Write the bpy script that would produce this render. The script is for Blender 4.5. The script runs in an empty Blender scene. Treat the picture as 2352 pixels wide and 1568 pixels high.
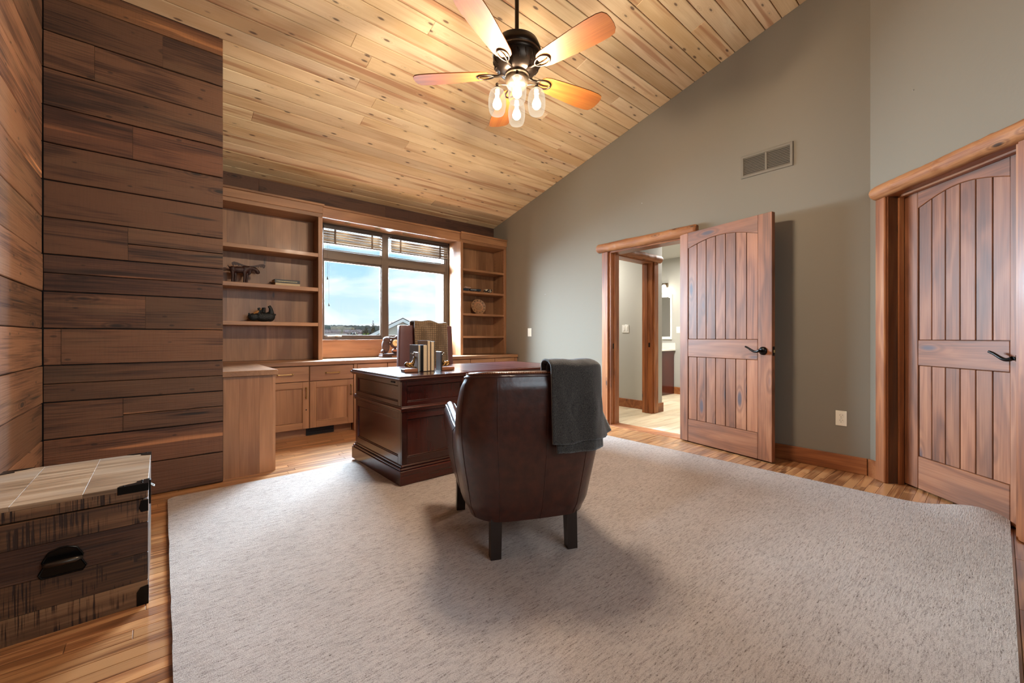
import bpy, bmesh, math, random
from mathutils import Vector, Matrix, noise as mnoise
random.seed(7)
S = bpy.context.scene
C = S.collection
rad = math.radians

# ------------------------------------------------------------------ camera
F, HY, CAMH, YAW = 948.0, 774.0, 1.02, rad(40.3)
cam_d = bpy.data.cameras.new('camera'); cam = bpy.data.objects.new('camera', cam_d); C.objects.link(cam)
cam.location = (0, 0, CAMH); cam.rotation_euler = (math.pi/2, 0, -YAW)
cam_d.sensor_width = 36.0; cam_d.sensor_fit = 'HORIZONTAL'; cam_d.lens = F/2352*36
cam_d.shift_y = -(784-HY)/2352; cam_d.clip_start = 0.02; cam_d.clip_end = 2000
S.camera = cam
# ------------------------------------------------------------------ exposure
S.view_settings.view_transform = 'Standard'; S.view_settings.look = 'None'
S.view_settings.exposure = 0.2; S.view_settings.gamma = 1.0; S.view_settings.use_curve_mapping = False
# light levels
SKY = 1.15
DAYLIGHT = 2900.0
REAR_FILL = 34.0  # strength of the cool fill through the assumed rear window
FAN_W = 46.0
PUCK_W = 7.0
BATH_W = 80.0
SCONCE_W = 2.5
# ------------------------------------------------------------------ world: blue sky with thin cloud
W = bpy.data.worlds.new('sky'); S.world = W; W.use_nodes = True
wn, wl = W.node_tree.nodes, W.node_tree.links
wn.clear()
wo = wn.new('ShaderNodeOutputWorld'); wb = wn.new('ShaderNodeBackground'); wb.inputs['Strength'].default_value = SKY
tc = wn.new('ShaderNodeTexCoord'); mp = wn.new('ShaderNodeMapping'); mp.inputs['Scale'].default_value = (2.2, 2.2, 7.0)
mp.inputs['Rotation'].default_value = (0.25, 0.2, 0)
nz = wn.new('ShaderNodeTexNoise'); nz.inputs['Scale'].default_value = 2.6; nz.inputs['Detail'].default_value = 7; nz.inputs['Distortion'].default_value = 0.6
rp = wn.new('ShaderNodeValToRGB'); rp.color_ramp.elements[0].position = .38; rp.color_ramp.elements[1].position = .66
sx = wn.new('ShaderNodeSeparateXYZ'); gr = wn.new('ShaderNodeValToRGB')
gr.color_ramp.elements[0].position = 0.0; gr.color_ramp.elements[0].color = (.74, .88, 1.0, 1)
gr.color_ramp.elements[1].position = .27; gr.color_ramp.elements[1].color = (.16, .54, .95, 1)
mx = wn.new('ShaderNodeMixRGB'); mx.inputs['Color2'].default_value = (.95, .98, 1, 1)
wl.new(tc.outputs['Generated'], mp.inputs['Vector']); wl.new(mp.outputs['Vector'], nz.inputs['Vector'])
wl.new(nz.outputs['Fac'], rp.inputs['Fac']); wl.new(tc.outputs['Generated'], sx.inputs['Vector'])
wl.new(sx.outputs['Z'], gr.inputs['Fac']); wl.new(gr.outputs['Color'], mx.inputs['Color1']); wl.new(rp.outputs['Color'], mx.inputs['Fac'])
wl.new(mx.outputs['Color'], wb.inputs['Color']); wl.new(wb.outputs['Background'], wo.inputs['Surface'])
# ------------------------------------------------------------------ daylight arriving through the window; assumed lights out of view
def area_light(name, loc, rot, sx_, sy_, power, col):
    d = bpy.data.lights.new(name, 'AREA'); d.shape = 'RECTANGLE'; d.size = sx_; d.size_y = sy_; d.energy = power; d.color = col
    o = bpy.data.objects.new(name, d); C.objects.link(o); o.location = loc; o.rotation_euler = rot
    return o
area_light('window_daylight', (2.3, 6.0, 2.35), (rad(-73), 0, 0), 2.8, 1.6, DAYLIGHT, (.62, .81, 1.0))
area_light('assumed_rear_fill', (1.25, -1.25, 1.75), (rad(84), 0, 0), 1.5, 1.2, REAR_FILL, (.80, .90, 1.0))  # fill light added from behind, through an assumed, unseen window
area_light('assumed_inner_room_light', (4.7, 4.3, 2.38), (0, 0, 0), .3, .3, BATH_W*.6, (1.0, .95, .86))  # assumed unseen lamp, added to brighten the room past the inner doorway
area_light('assumed_bathroom_light', (5.9, 3.0, 2.40), (0, 0, 0), .5, .5, BATH_W, (1.0, .96, .90))  # assumed lamp out of view, added to light the bathroom

# ================================================================== helpers
def lin(r, g, b):
    f = lambda c: c/12.92 if c <= .04045 else ((c+.055)/1.055)**2.4
    return (f(r/255), f(g/255), f(b/255), 1)

class M:
    def __init__(s): s.v = []; s.f = []
    def add(s, vs, fs):
        n = len(s.v); s.v += [tuple(p) for p in vs]; s.f += [tuple(i+n for i in f) for f in fs]; return s
    def box(s, x0, x1, y0, y1, z0, z1, c=0.0):
        if x1 < x0: x0, x1 = x1, x0
        if y1 < y0: y0, y1 = y1, y0
        if z1 < z0: z0, z1 = z1, z0
        c = min(c, (x1-x0)*.45, (y1-y0)*.45, (z1-z0)*.45)
        if c <= 0:
            vs = [(x, y, z) for x in (x0, x1) for y in (y0, y1) for z in (z0, z1)]
            return s.add(vs, [(0,1,3,2),(4,6,7,5),(0,4,5,1),(2,3,7,6),(0,2,6,4),(1,5,7,3)])
        vs = []; idx = {}
        X, Y, Z = (x0, x1), (y0, y1), (z0, z1)
        for i in (0, 1):
            for j in (0, 1):
                for k in (0, 1):
                    sx, sy, sz = (1, -1)[i]*c, (1, -1)[j]*c, (1, -1)[k]*c
                    idx[i,j,k,'x'] = len(vs); vs.append((X[i], Y[j]+sy, Z[k]+sz))
                    idx[i,j,k,'y'] = len(vs); vs.append((X[i]+sx, Y[j], Z[k]+sz))
                    idx[i,j,k,'z'] = len(vs); vs.append((X[i]+sx, Y[j]+sy, Z[k]))
        g = lambda i,j,k,a: idx[i,j,k,a]
        fs = []
        for i in (0, 1):
            q = [g(i,0,0,'x'), g(i,0,1,'x'), g(i,1,1,'x'), g(i,1,0,'x')]; fs.append(q if i == 0 else q[::-1])
            q = [g(0,i,0,'y'), g(1,i,0,'y'), g(1,i,1,'y'), g(0,i,1,'y')]; fs.append(q if i == 0 else q[::-1])
            q = [g(0,0,i,'z'), g(0,1,i,'z'), g(1,1,i,'z'), g(1,0,i,'z')]; fs.append(q if i == 0 else q[::-1])
        for i in (0, 1):
            for j in (0, 1):
                q = [g(i,j,0,'x'), g(i,j,0,'y'), g(i,j,1,'y'), g(i,j,1,'x')]; fs.append(q)
                q = [g(i,0,j,'x'), g(i,0,j,'z'), g(i,1,j,'z'), g(i,1,j,'x')]; fs.append(q)
                q = [g(0,i,j,'y'), g(0,i,j,'z'), g(1,i,j,'z'), g(1,i,j,'y')]; fs.append(q)
                for k in (0, 1): fs.append([g(i,j,k,'x'), g(i,j,k,'y'), g(i,j,k,'z')])
        return s.add(vs, fs)
    def prism(s, pts, a0, a1, plane='yz'):
        n = len(pts)
        def p3(p, a): return {'yz': (a, p[0], p[1]), 'xz': (p[0], a, p[1]), 'xy': (p[0], p[1], a)}[plane]
        vs = [p3(p, a0) for p in pts] + [p3(p, a1) for p in pts]
        fs = [tuple(range(n)), tuple(range(2*n-1, n-1, -1))] + [(i, i+n, (i+1) % n+n, (i+1) % n) for i in range(n)]
        return s.add(vs, fs)
    def frame(s, x0, x1, z0, z1, t, y0, y1, c=0.0, plane='xz', tz=None):
        # one rectangular ring: outer x0..x1, z0..z1, bar widths t (tz for the horizontal bars), depth y0 (front) .. y1
        tz = tz or t
        O = [(x0, z0), (x1, z0), (x1, z1), (x0, z1)]; I = [(x0+t, z0+tz), (x1-t, z0+tz), (x1-t, z1-tz), (x0+t, z1-tz)]
        Oc = [(x0+c, z0+c), (x1-c, z0+c), (x1-c, z1-c), (x0+c, z1-c)]; Ic = [(x0+t-c, z0+tz-c), (x1-t+c, z0+tz-c), (x1-t+c, z1-tz+c), (x0+t-c, z1-tz+c)]
        p3 = (lambda p, y: (p[0], y, p[1])) if plane == 'xz' else (lambda p, y: (y, p[0], p[1]))
        loops = [[p3(p, y0) for p in Ic], [p3(p, y0) for p in Oc], [p3(p, y0+c) for p in O], [p3(p, y1) for p in O], [p3(p, y1) for p in I], [p3(p, y0+c) for p in I]]
        vs = [q for lp in loops for q in lp]; fs = []
        for a in range(6):
            b = (a+1) % 6
            for k in range(4): fs.append((a*4+k, a*4+(k+1) % 4, b*4+(k+1) % 4, b*4+k))
        return s.add(vs, fs)
    def lathe(s, prof, n=24, c=(0, 0, 0), axis='z'):
        vs = []; fs = []
        for r, z in prof:
            for k in range(n):
                a = 2*math.pi*k/n; x, y = r*math.cos(a), r*math.sin(a)
                p = {'z': (x, y, z), 'y': (x, z, y), 'x': (z, x, y)}[axis]
                vs.append((p[0]+c[0], p[1]+c[1], p[2]+c[2]))
        for i in range(len(prof)-1):
            for k in range(n):
                fs.append((i*n+k, i*n+(k+1) % n, (i+1)*n+(k+1) % n, (i+1)*n+k))
        if prof[0][0] > 1e-6: fs.append(tuple(range(n))[::-1])
        if prof[-1][0] > 1e-6: fs.append(tuple(range((len(prof)-1)*n, len(prof)*n)))
        return s.add(vs, fs)
    def tube(s, pts, r, n=8, cap=True):
        pts = [Vector(p) for p in pts]; rs = r if isinstance(r, (list, tuple)) else [r]*len(pts)
        vs = []; fs = []; up = None
        for i, p in enumerate(pts):
            d = (pts[min(i+1, len(pts)-1)]-pts[max(i-1, 0)]).normalized()
            if up is None: up = Vector((0, 0, 1)) if abs(d.z) < .9 else Vector((1, 0, 0))
            a = d.cross(up).normalized(); b = a.cross(d).normalized(); up = b
            for k in range(n):
                t = 2*math.pi*k/n; vs.append(p+a*(rs[i]*math.cos(t))+b*(rs[i]*math.sin(t)))
        for i in range(len(pts)-1):
            for k in range(n): fs.append((i*n+k, i*n+(k+1) % n, (i+1)*n+(k+1) % n, (i+1)*n+k))
        if cap: fs += [tuple(range(n))[::-1], tuple(range((len(pts)-1)*n, len(pts)*n))]
        return s.add(vs, fs)
    def ball(s, c, r, n=12, m=8, rot=None):
        r = r if isinstance(r, (list, tuple)) else (r, r, r); vs = []; fs = []
        for i in range(m+1):
            t = math.pi*i/m
            for k in range(n):
                a = 2*math.pi*k/n; q = Vector((r[0]*math.sin(t)*math.cos(a), r[1]*math.sin(t)*math.sin(a), r[2]*math.cos(t)))
                if rot: q = rot @ q
                vs.append((q.x+c[0], q.y+c[1], q.z+c[2]))
        for i in range(m):
            for k in range(n): fs.append((i*n+k, (i+1)*n+k, (i+1)*n+(k+1) % n, i*n+(k+1) % n))
        return s.add(vs, fs)
    def grid(s, fn, nu, nv, flip=False):
        vs = [fn(i/nu, j/nv) for i in range(nu+1) for j in range(nv+1)]
        fs = [(i*(nv+1)+j, (i+1)*(nv+1)+j, (i+1)*(nv+1)+j+1, i*(nv+1)+j+1) for i in range(nu) for j in range(nv)]
        return s.add(vs, [f[::-1] for f in fs] if flip else fs)

def mk(name, m, mat, parent=None, loc=(0, 0, 0), rot=(0, 0, 0), smooth=None, tint=None):
    me = m
    if isinstance(m, M):
        me = bpy.data.meshes.new(name); me.from_pydata(m.v, [], m.f)
        bm = bmesh.new(); bm.from_mesh(me); bmesh.ops.recalc_face_normals(bm, faces=bm.faces); bm.to_mesh(me); bm.free()
        if smooth is not None:
            me.polygons.foreach_set('use_smooth', [True]*len(me.polygons))
            if smooth < 180: me.set_sharp_from_angle(angle=rad(smooth))
        me.materials.append(mat)
    o = bpy.data.objects.new(name, me); C.objects.link(o)
    o.location = loc; o.rotation_euler = rot
    if parent: o.parent = parent
    if tint: o.color = (tint[0], tint[1], tint[2], 1) if isinstance(tint, (tuple, list)) else (tint, tint, tint, 1)
    return o
def tag(o, label, cat, group=None):
    o['label'] = label; o['category'] = cat
    if group: o['group'] = group
    return o
def thing(name, label, cat, loc=(0, 0, 0), rotz=0, group=None):
    o = bpy.data.objects.new(name, None); C.objects.link(o); o.location = loc; o.rotation_euler = (0, 0, rotz)
    o.empty_display_size = .1
    return tag(o, label, cat, group)
def struct(name, m, mat, label=None, **k):
    o = mk(name, m, mat, **k) if m is not None else bpy.data.objects.new(name, None)
    if m is None: C.objects.link(o)
    o['kind'] = 'structure'
    if label: o['label'] = label
    return o
def subsurf(o, lv=1):
    d = o.modifiers.new('sub', 'SUBSURF'); d.levels = lv; d.render_levels = lv; return o
def fuse(o, vs):
    d = o.modifiers.new('fuse', 'REMESH'); d.mode = 'VOXEL'; d.voxel_size = vs; d.use_smooth_shade = True
    e = o.modifiers.new('soft', 'SMOOTH'); e.factor = .5; e.iterations = 4
    return o

# ================================================================== materials
def new_mat(name):
    m = bpy.data.materials.new(name); m.use_nodes = True
    nt = m.node_tree; return m, nt, nt.nodes, nt.links, nt.nodes['Principled BSDF']
def N(nodes, t, **k):
    n = nodes.new(t)
    for a, b in k.items():
        if hasattr(n, a): setattr(n, a, b)
        else: n.inputs[a].default_value = b
    return n
def plain(name, col, rough=.5, metal=0.0, bump=0.0, bscale=60, coat=0.0, var=0.0, spec=.5):
    m, nt, n, l, b = new_mat(name)
    b.inputs['Base Color'].default_value = col; b.inputs['Roughness'].default_value = rough; b.inputs['Metallic'].default_value = metal
    b.inputs['Coat Weight'].default_value = coat; b.inputs['Specular IOR Level'].default_value = spec
    if bump or var:
        t = N(n, 'ShaderNodeTexCoord'); z = N(n, 'ShaderNodeTexNoise', Scale=bscale, Detail=5.0)
        l.new(t.outputs['Object'], z.inputs['Vector'])
        if bump:
            bp = N(n, 'ShaderNodeBump', Strength=bump, Distance=.01); l.new(z.outputs['Fac'], bp.inputs['Height']); l.new(bp.outputs['Normal'], b.inputs['Normal'])
        if var:
            r = N(n, 'ShaderNodeValToRGB'); r.color_ramp.elements[0].position = .3; r.color_ramp.elements[1].position = .7
            r.color_ramp.elements[0].color = tuple(c*(1-var) for c in col[:3])+(1,); r.color_ramp.elements[1].color = tuple(min(1, c*(1+var)) for c in col[:3])+(1,)
            l.new(z.outputs['Fac'], r.inputs['Fac']); l.new(r.outputs['Color'], b.inputs['Base Color'])
    return m
def wood(name, cols, axis='x', rough=.5, grain=1.0, knot=0.0, kscale=(1.6, 6, 6), kcol=(.05, .03, .02), ksize=.12, var=.15, bump=.15, coat=0.0, bands=10.0, scale=1.0, saw=0.0, patch=0.0, blotch=None, crack=0.0, spots=0.0, sawn=0.0, streak=None):
    m, nt, n, l, b = new_mat(name)
    b.inputs['Roughness'].default_value = rough; b.inputs['Coat Weight'].default_value = coat; b.inputs['Coat Roughness'].default_value = .12
    t = N(n, 'ShaderNodeTexCoord'); oi = N(n, 'ShaderNodeObjectInfo')
    k = N(n, 'ShaderNodeVectorMath', operation='SCALE'); k.inputs[0].default_value = (13.7, 29.1, 41.3)
    l.new(oi.outputs['Random'], k.inputs['Scale'])
    a = N(n, 'ShaderNodeVectorMath', operation='ADD'); l.new(t.outputs['Object'], a.inputs[0]); l.new(k.outputs['Vector'], a.inputs[1])
    def mapped(lo, hi):
        v = {'x': (lo, hi, hi), 'y': (hi, lo, hi), 'z': (hi, hi, lo)}[axis]
        mp = N(n, 'ShaderNodeMapping'); mp.inputs['Scale'].default_value = tuple(q*scale for q in v); l.new(a.outputs['Vector'], mp.inputs['Vector']); return mp
    m1 = mapped(.9, 7.0); z1 = N(n, 'ShaderNodeTexNoise', Scale=1.0, Detail=2.0, Distortion=.4); l.new(m1.outputs['Vector'], z1.inputs['Vector'])
    mu = N(n, 'ShaderNodeMath', operation='MULTIPLY'); mu.inputs[1].default_value = bands*6.283; l.new(z1.outputs['Fac'], mu.inputs[0])
    sn = N(n, 'ShaderNodeMath', operation='SINE'); l.new(mu.outputs[0], sn.inputs[0])
    m2 = mapped(3.5, 130.0); z2 = N(n, 'ShaderNodeTexNoise', Scale=1.0, Detail=4.0); l.new(m2.outputs['Vector'], z2.inputs['Vector'])
    m3 = mapped(.8, 2.6); z3 = N(n, 'ShaderNodeTexNoise', Scale=1.0, Detail=3.0); l.new(m3.outputs['Vector'], z3.inputs['Vector'])
    s1 = N(n, 'ShaderNodeMath', operation='MULTIPLY_ADD'); s1.inputs[1].default_value = .10*grain; s1.inputs[2].default_value = -.28
    l.new(sn.outputs[0], s1.inputs[0])
    s2 = N(n, 'ShaderNodeMath', operation='MULTIPLY_ADD'); s2.inputs[1].default_value = .55*grain; l.new(z2.outputs['Fac'], s2.inputs[0]); l.new(s1.outputs[0], s2.inputs[2])
    s3 = N(n, 'ShaderNodeMath', operation='MULTIPLY_ADD'); s3.inputs[1].default_value = 1.0; l.new(z3.outputs['Fac'], s3.inputs[0]); l.new(s2.outputs[0], s3.inputs[2])
    fac = s3
    if saw:
        vv = {'x': (230, 5, 5), 'y': (5, 230, 5), 'z': (5, 5, 230)}[axis]
        mq = N(n, 'ShaderNodeMapping'); mq.inputs['Scale'].default_value = vv; l.new(a.outputs['Vector'], mq.inputs['Vector'])
        zs = N(n, 'ShaderNodeTexNoise', Scale=1.0, Detail=3.0); l.new(mq.outputs['Vector'], zs.inputs['Vector'])
        zm = N(n, 'ShaderNodeTexNoise', Scale=9.0, Detail=2.0); l.new(a.outputs['Vector'], zm.inputs['Vector'])
        rm = N(n, 'ShaderNodeMapRange'); rm.inputs['From Min'].default_value = .42; rm.inputs['From Max'].default_value = .6; l.new(zm.outputs['Fac'], rm.inputs['Value'])
        rs = N(n, 'ShaderNodeMapRange'); rs.inputs['From Min'].default_value = .52; rs.inputs['From Max'].default_value = .62; l.new(zs.outputs['Fac'], rs.inputs['Value'])
        pm = N(n, 'ShaderNodeMath', operation='MULTIPLY'); l.new(rm.outputs[0], pm.inputs[0]); l.new(rs.outputs[0], pm.inputs[1])
        sa = N(n, 'ShaderNodeMath', operation='MULTIPLY_ADD'); sa.inputs[1].default_value = -saw; l.new(pm.outputs[0], sa.inputs[0]); l.new(fac.outputs[0], sa.inputs[2]); fac = sa
    r = N(n, 'ShaderNodeValToRGB'); e = r.color_ramp.elements
    e[0].position = .18; e[0].color = cols[0]; e[1].position = .78; e[1].color = cols[-1]
    if len(cols) == 3: q = e.new(.48); q.color = cols[1]
    l.new(fac.outputs[0], r.inputs['Fac'])
    col = r.outputs['Color']
    if blotch:
        zb = N(n, 'ShaderNodeTexNoise', Scale=1.0, Detail=3.0); mb = mapped(1.3, 5.0); l.new(mb.outputs['Vector'], zb.inputs['Vector'])
        rb = N(n, 'ShaderNodeMapRange'); rb.inputs['From Min'].default_value = .52; rb.inputs['From Max'].default_value = .72; l.new(zb.outputs['Fac'], rb.inputs['Value'])
        rb.inputs['To Max'].default_value = blotch[1]
        xb = N(n, 'ShaderNodeMixRGB'); xb.inputs['Color2'].default_value = blotch[0]; l.new(rb.outputs[0], xb.inputs['Fac']); l.new(col, xb.inputs['Color1']); col = xb.outputs['Color']
    if streak:
        zb = N(n, 'ShaderNodeTexNoise', Scale=1.0, Detail=2.0); mb = mapped(.7, 16.0); l.new(mb.outputs['Vector'], zb.inputs['Vector'])
        rb = N(n, 'ShaderNodeMapRange'); rb.inputs['From Min'].default_value = streak[2]; rb.inputs['From Max'].default_value = streak[3]; l.new(zb.outputs['Fac'], rb.inputs['Value'])
        rb.inputs['To Max'].default_value = streak[1]
        xb = N(n, 'ShaderNodeMixRGB'); xb.inputs['Color2'].default_value = streak[0]; l.new(rb.outputs[0], xb.inputs['Fac']); l.new(col, xb.inputs['Color1']); col = xb.outputs['Color']
    if crack:
        zb = N(n, 'ShaderNodeTexNoise', Scale=1.0, Detail=2.0, Distortion=.2); mb = mapped(1.6, 34.0); l.new(mb.outputs['Vector'], zb.inputs['Vector'])
        rb = N(n, 'ShaderNodeMapRange'); rb.inputs['From Min'].default_value = .24; rb.inputs['From Max'].default_value = .32; l.new(zb.outputs['Fac'], rb.inputs['Value'])
        rb.inputs['To Min'].default_value = crack; rb.inputs['To Max'].default_value = 0
        xb = N(n, 'ShaderNodeMixRGB'); xb.inputs['Color2'].default_value = (.010, .007, .006, 1); l.new(rb.outputs[0], xb.inputs['Fac']); l.new(col, xb.inputs['Color1']); col = xb.outputs['Color']
    if sawn:
        zb = N(n, 'ShaderNodeTexNoise', Scale=1.0, Detail=3.0); mb = mapped(190.0, 9.0); l.new(mb.outputs['Vector'], zb.inputs['Vector'])
        rb = N(n, 'ShaderNodeMapRange'); rb.inputs['From Min'].default_value = .45; rb.inputs['From Max'].default_value = .75; l.new(zb.outputs['Fac'], rb.inputs['Value'])
        rb.inputs['To Max'].default_value = sawn
        xb = N(n, 'ShaderNodeMixRGB'); xb.inputs['Color2'].default_value = cols[0]; l.new(rb.outputs[0], xb.inputs['Fac']); l.new(col, xb.inputs['Color1']); col = xb.outputs['Color']
    if spots:
        vo = N(n, 'ShaderNodeTexVoronoi', Scale=1.0); mb = mapped(6.0, 13.0); l.new(mb.outputs['Vector'], vo.inputs['Vector'])
        rb = N(n, 'ShaderNodeMapRange'); rb.inputs['From Min'].default_value = .07; rb.inputs['From Max'].default_value = .11; l.new(vo.outputs['Distance'], rb.inputs['Value'])
        rb.inputs['To Min'].default_value = spots; rb.inputs['To Max'].default_value = 0
        xb = N(n, 'ShaderNodeMixRGB'); xb.inputs['Color2'].default_value = (.008, .006, .005, 1); l.new(rb.outputs[0], xb.inputs['Fac']); l.new(col, xb.inputs['Color1']); col = xb.outputs['Color']
    if knot:
        ks = {'x': kscale, 'y': (kscale[1], kscale[0], kscale[2]), 'z': (kscale[1], kscale[2], kscale[0])}[axis]
        mk_ = N(n, 'ShaderNodeMapping'); mk_.inputs['Scale'].default_value = ks; l.new(a.outputs['Vector'], mk_.inputs['Vector'])
        vo = N(n, 'ShaderNodeTexVoronoi', Scale=1.0); l.new(mk_.outputs['Vector'], vo.inputs['Vector'])
        rk = N(n, 'ShaderNodeMapRange'); rk.inputs['From Min'].default_value = ksize*.55; rk.inputs['From Max'].default_value = ksize
        rk.inputs['To Min'].default_value = knot; rk.inputs['To Max'].default_value = 0.0; l.new(vo.outputs['Distance'], rk.inputs['Value'])
        rr = N(n, 'ShaderNodeMapRange'); rr.inputs['From Min'].default_value = ksize; rr.inputs['From Max'].default_value = ksize*2.6; rr.inputs['To Min'].default_value = .55; rr.inputs['To Max'].default_value = 0.0; l.new(vo.outputs['Distance'], rr.inputs['Value'])
        rf = N(n, 'ShaderNodeMath', operation='MULTIPLY'); rf.inputs[1].default_value = 22/ksize*.28; l.new(vo.outputs['Distance'], rf.inputs[0])
        rsn = N(n, 'ShaderNodeMath', operation='SINE'); l.new(rf.outputs[0], rsn.inputs[0])
        r01 = N(n, 'ShaderNodeMapRange'); r01.inputs['From Min'].default_value = -.4; r01.inputs['From Max'].default_value = 1.0; l.new(rsn.outputs[0], r01.inputs['Value'])
        rx = N(n, 'ShaderNodeMath', operation='MULTIPLY'); l.new(rr.outputs[0], rx.inputs[0]); l.new(r01.outputs[0], rx.inputs[1])
        xr_ = N(n, 'ShaderNodeMixRGB'); xr_.inputs['Color2'].default_value = cols[0]; l.new(rx.outputs[0], xr_.inputs['Fac']); l.new(col, xr_.inputs['Color1']); col = xr_.outputs['Color']
        xk = N(n, 'ShaderNodeMixRGB'); xk.inputs['Color2'].default_value = kcol+(1,); l.new(rk.outputs[0], xk.inputs['Fac']); l.new(col, xk.inputs['Color1']); col = xk.outputs['Color']
    hv = N(n, 'ShaderNodeHueSaturation')
    mr = N(n, 'ShaderNodeMapRange'); mr.inputs['To Min'].default_value = 1-var; mr.inputs['To Max'].default_value = 1+var; l.new(oi.outputs['Random'], mr.inputs['Value'])
    l.new(mr.outputs[0], hv.inputs['Value']); l.new(col, hv.inputs['Color'])
    xt = N(n, 'ShaderNodeMixRGB', blend_type='MULTIPLY'); xt.inputs['Fac'].default_value = 1.0
    l.new(hv.outputs['Color'], xt.inputs['Color1']); l.new(oi.outputs['Color'], xt.inputs['Color2'])
    l.new(xt.outputs['Color'], b.inputs['Base Color'])
    bp = N(n, 'ShaderNodeBump', Strength=bump, Distance=.004); l.new(fac.outputs[0], bp.inputs['Height']); l.new(bp.outputs['Normal'], b.inputs['Normal'])
    return m

MAT = {}
def wood3(key, cols, **k):
    for ax in 'xyz': MAT[key+'_'+ax] = wood(key+'_'+ax, cols, axis=ax, **k)
MAT['barn'] = wood('reclaimed_barn_wood', [lin(28, 16, 11), lin(72, 45, 31), lin(112, 77, 54)], rough=.66, grain=1.8, knot=.9, kscale=(2.2, 6.5, 6.5), ksize=.11, kcol=(.014, .009, .007), var=.12, bump=.8, bands=3, blotch=(lin(118, 90, 66), .5), crack=.9, spots=.6, sawn=.12, streak=(lin(186, 132, 90), .8, .70, .76))
MAT['barn_y'] = MAT['barn']
MAT['pine'] = wood('knotty_pine', [lin(208, 174, 132), lin(234, 208, 170), lin(246, 228, 198)], rough=.62, grain=.45, knot=.85, kscale=(4.6, 13, 13), ksize=.15, kcol=(.10, .048, .03), var=.07, bump=.04, bands=4, streak=(lin(172, 112, 74), .65, .57, .66))
MAT['pine_gap'] = plain('pine_groove', lin(172, 118, 50), .7)
MAT['oak'] = wood('oak_floor', [lin(84, 50, 29), lin(134, 86, 52), lin(176, 126, 82)], rough=.3, grain=1.6, knot=.6, kscale=(1.0, 4, 4), ksize=.06, kcol=(.05, .028, .018), var=.24, bump=.06, bands=6, coat=.15)
MAT['floor_gap'] = plain('floor_gap', lin(70, 36, 18), .6)
wood3('alder', [lin(128, 88, 58), lin(170, 123, 85), lin(194, 150, 111)], rough=.45, grain=.5, knot=.8, kscale=(1.3, 4.5, 4.5), ksize=.07, kcol=(.045, .026, .018), var=.07, bump=.04, bands=4, coat=.05, blotch=(lin(136, 90, 68), .35))
wood3('door', [lin(86, 48, 28), lin(130, 78, 48), lin(160, 104, 70)], rough=.46, grain=.9, knot=.85, kscale=(1.8, 6, 6), ksize=.15, kcol=(.06, .042, .048), var=.08, bump=.06, bands=5, coat=.04, blotch=(lin(106, 76, 62), .4))
wood3('trimw', [lin(102, 54, 25), lin(144, 83, 43), lin(174, 114, 68)], rough=.42, grain=.9, knot=.85, kscale=(2.6, 9, 9), ksize=.12, kcol=(.05, .024, .014), var=.08, bump=.15, bands=5, coat=.08)
wood3('mahog', [lin(40, 12, 9), lin(72, 23, 16), lin(96, 36, 26)], rough=.24, grain=.5, var=.06, bump=.02, bands=4, coat=.35)
wood3('mango', [lin(48, 30, 20), lin(108, 76, 50), lin(150, 114, 80)], rough=.6, grain=1.0, var=.10, bump=.35, bands=4, saw=.8, knot=.5, kscale=(1.5, 5, 5), ksize=.06)
MAT['log'] = wood('peeled_log', [lin(96, 54, 27), lin(140, 84, 46), lin(170, 114, 70)], rough=.62, grain=1.3, knot=.9, kscale=(3.2, 9, 9), ksize=.13, kcol=(.035, .018, .011), var=.06, bump=.6, bands=4)
MAT['mango_top'] = wood('mango_lid', [lin(104, 78, 56), lin(156, 127, 98), lin(194, 172, 146)], rough=.45, grain=1.0, var=.05, bump=.2, bands=5, blotch=(lin(150, 142, 134), .55))
MAT['fan_blade'] = wood('fan_blade', [lin(100, 52, 14), lin(128, 70, 22), lin(144, 88, 34)], rough=.55, grain=.9, var=.04, bump=.03, bands=5)
MAT['wall'] = plain('taupe_paint', lin(128, 118, 103), .8, bump=.12, bscale=22)
MAT['bath_wall'] = plain('grey_paint', lin(176, 174, 166), .75, bump=.08, bscale=22)
MAT['bronze'] = plain('dark_bronze', lin(52, 42, 34), .32, .85)
MAT['bronze_hi'] = plain('brushed_bronze', lin(120, 104, 86), .3, .9)
MAT['black_metal'] = plain('black_metal', lin(24, 23, 22), .3, .7, bump=.05, bscale=40)
MAT['brass'] = plain('antique_brass', lin(176, 148, 98), .28, .95)
MAT['gold'] = plain('cast_brass', lin(112, 82, 46), .34, .95, bump=.3, bscale=120)
MAT['steel'] = plain('brushed_steel', lin(190, 188, 184), .3, .9)
MAT['leather'] = plain('brown_leather', lin(60, 26, 16), .34, bump=.14, bscale=26, coat=.12, var=.35)
MAT['leather2'] = plain('maroon_leather', lin(92, 56, 52), .42, bump=.1, bscale=160, var=.1)
MAT['dark_wood'] = plain('dark_leg', lin(34, 22, 17), .35, coat=.2)
MAT['cream'] = plain('cream_plastic', lin(232, 222, 202), .4)
MAT['white'] = plain('white_plastic', lin(232, 230, 224), .4)
MAT['vent'] = plain('vent_paint', lin(116, 106, 92), .55)
MAT['black'] = plain('black', lin(14, 13, 13), .6)
MAT['carved'] = plain('carved_wood', lin(58, 32, 26), .55, bump=.3, bscale=70, var=.3)
MAT['bear'] = plain('black_resin', lin(26, 30, 30), .5, bump=.7, bscale=110, var=.3)
MAT['winframe'] = plain('window_frame', lin(80, 66, 56), .4, bump=.03, bscale=50)
MAT['paper'] = plain('page_edges', lin(196, 170, 136), .8, bump=.2, bscale=200, var=.12)
MAT['tapes'] = plain('shade_tape', lin(62, 46, 34), .8)
MAT['quartz'] = plain('speckled_quartz', lin(224, 220, 210), .25, var=.14, bscale=220)
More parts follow.
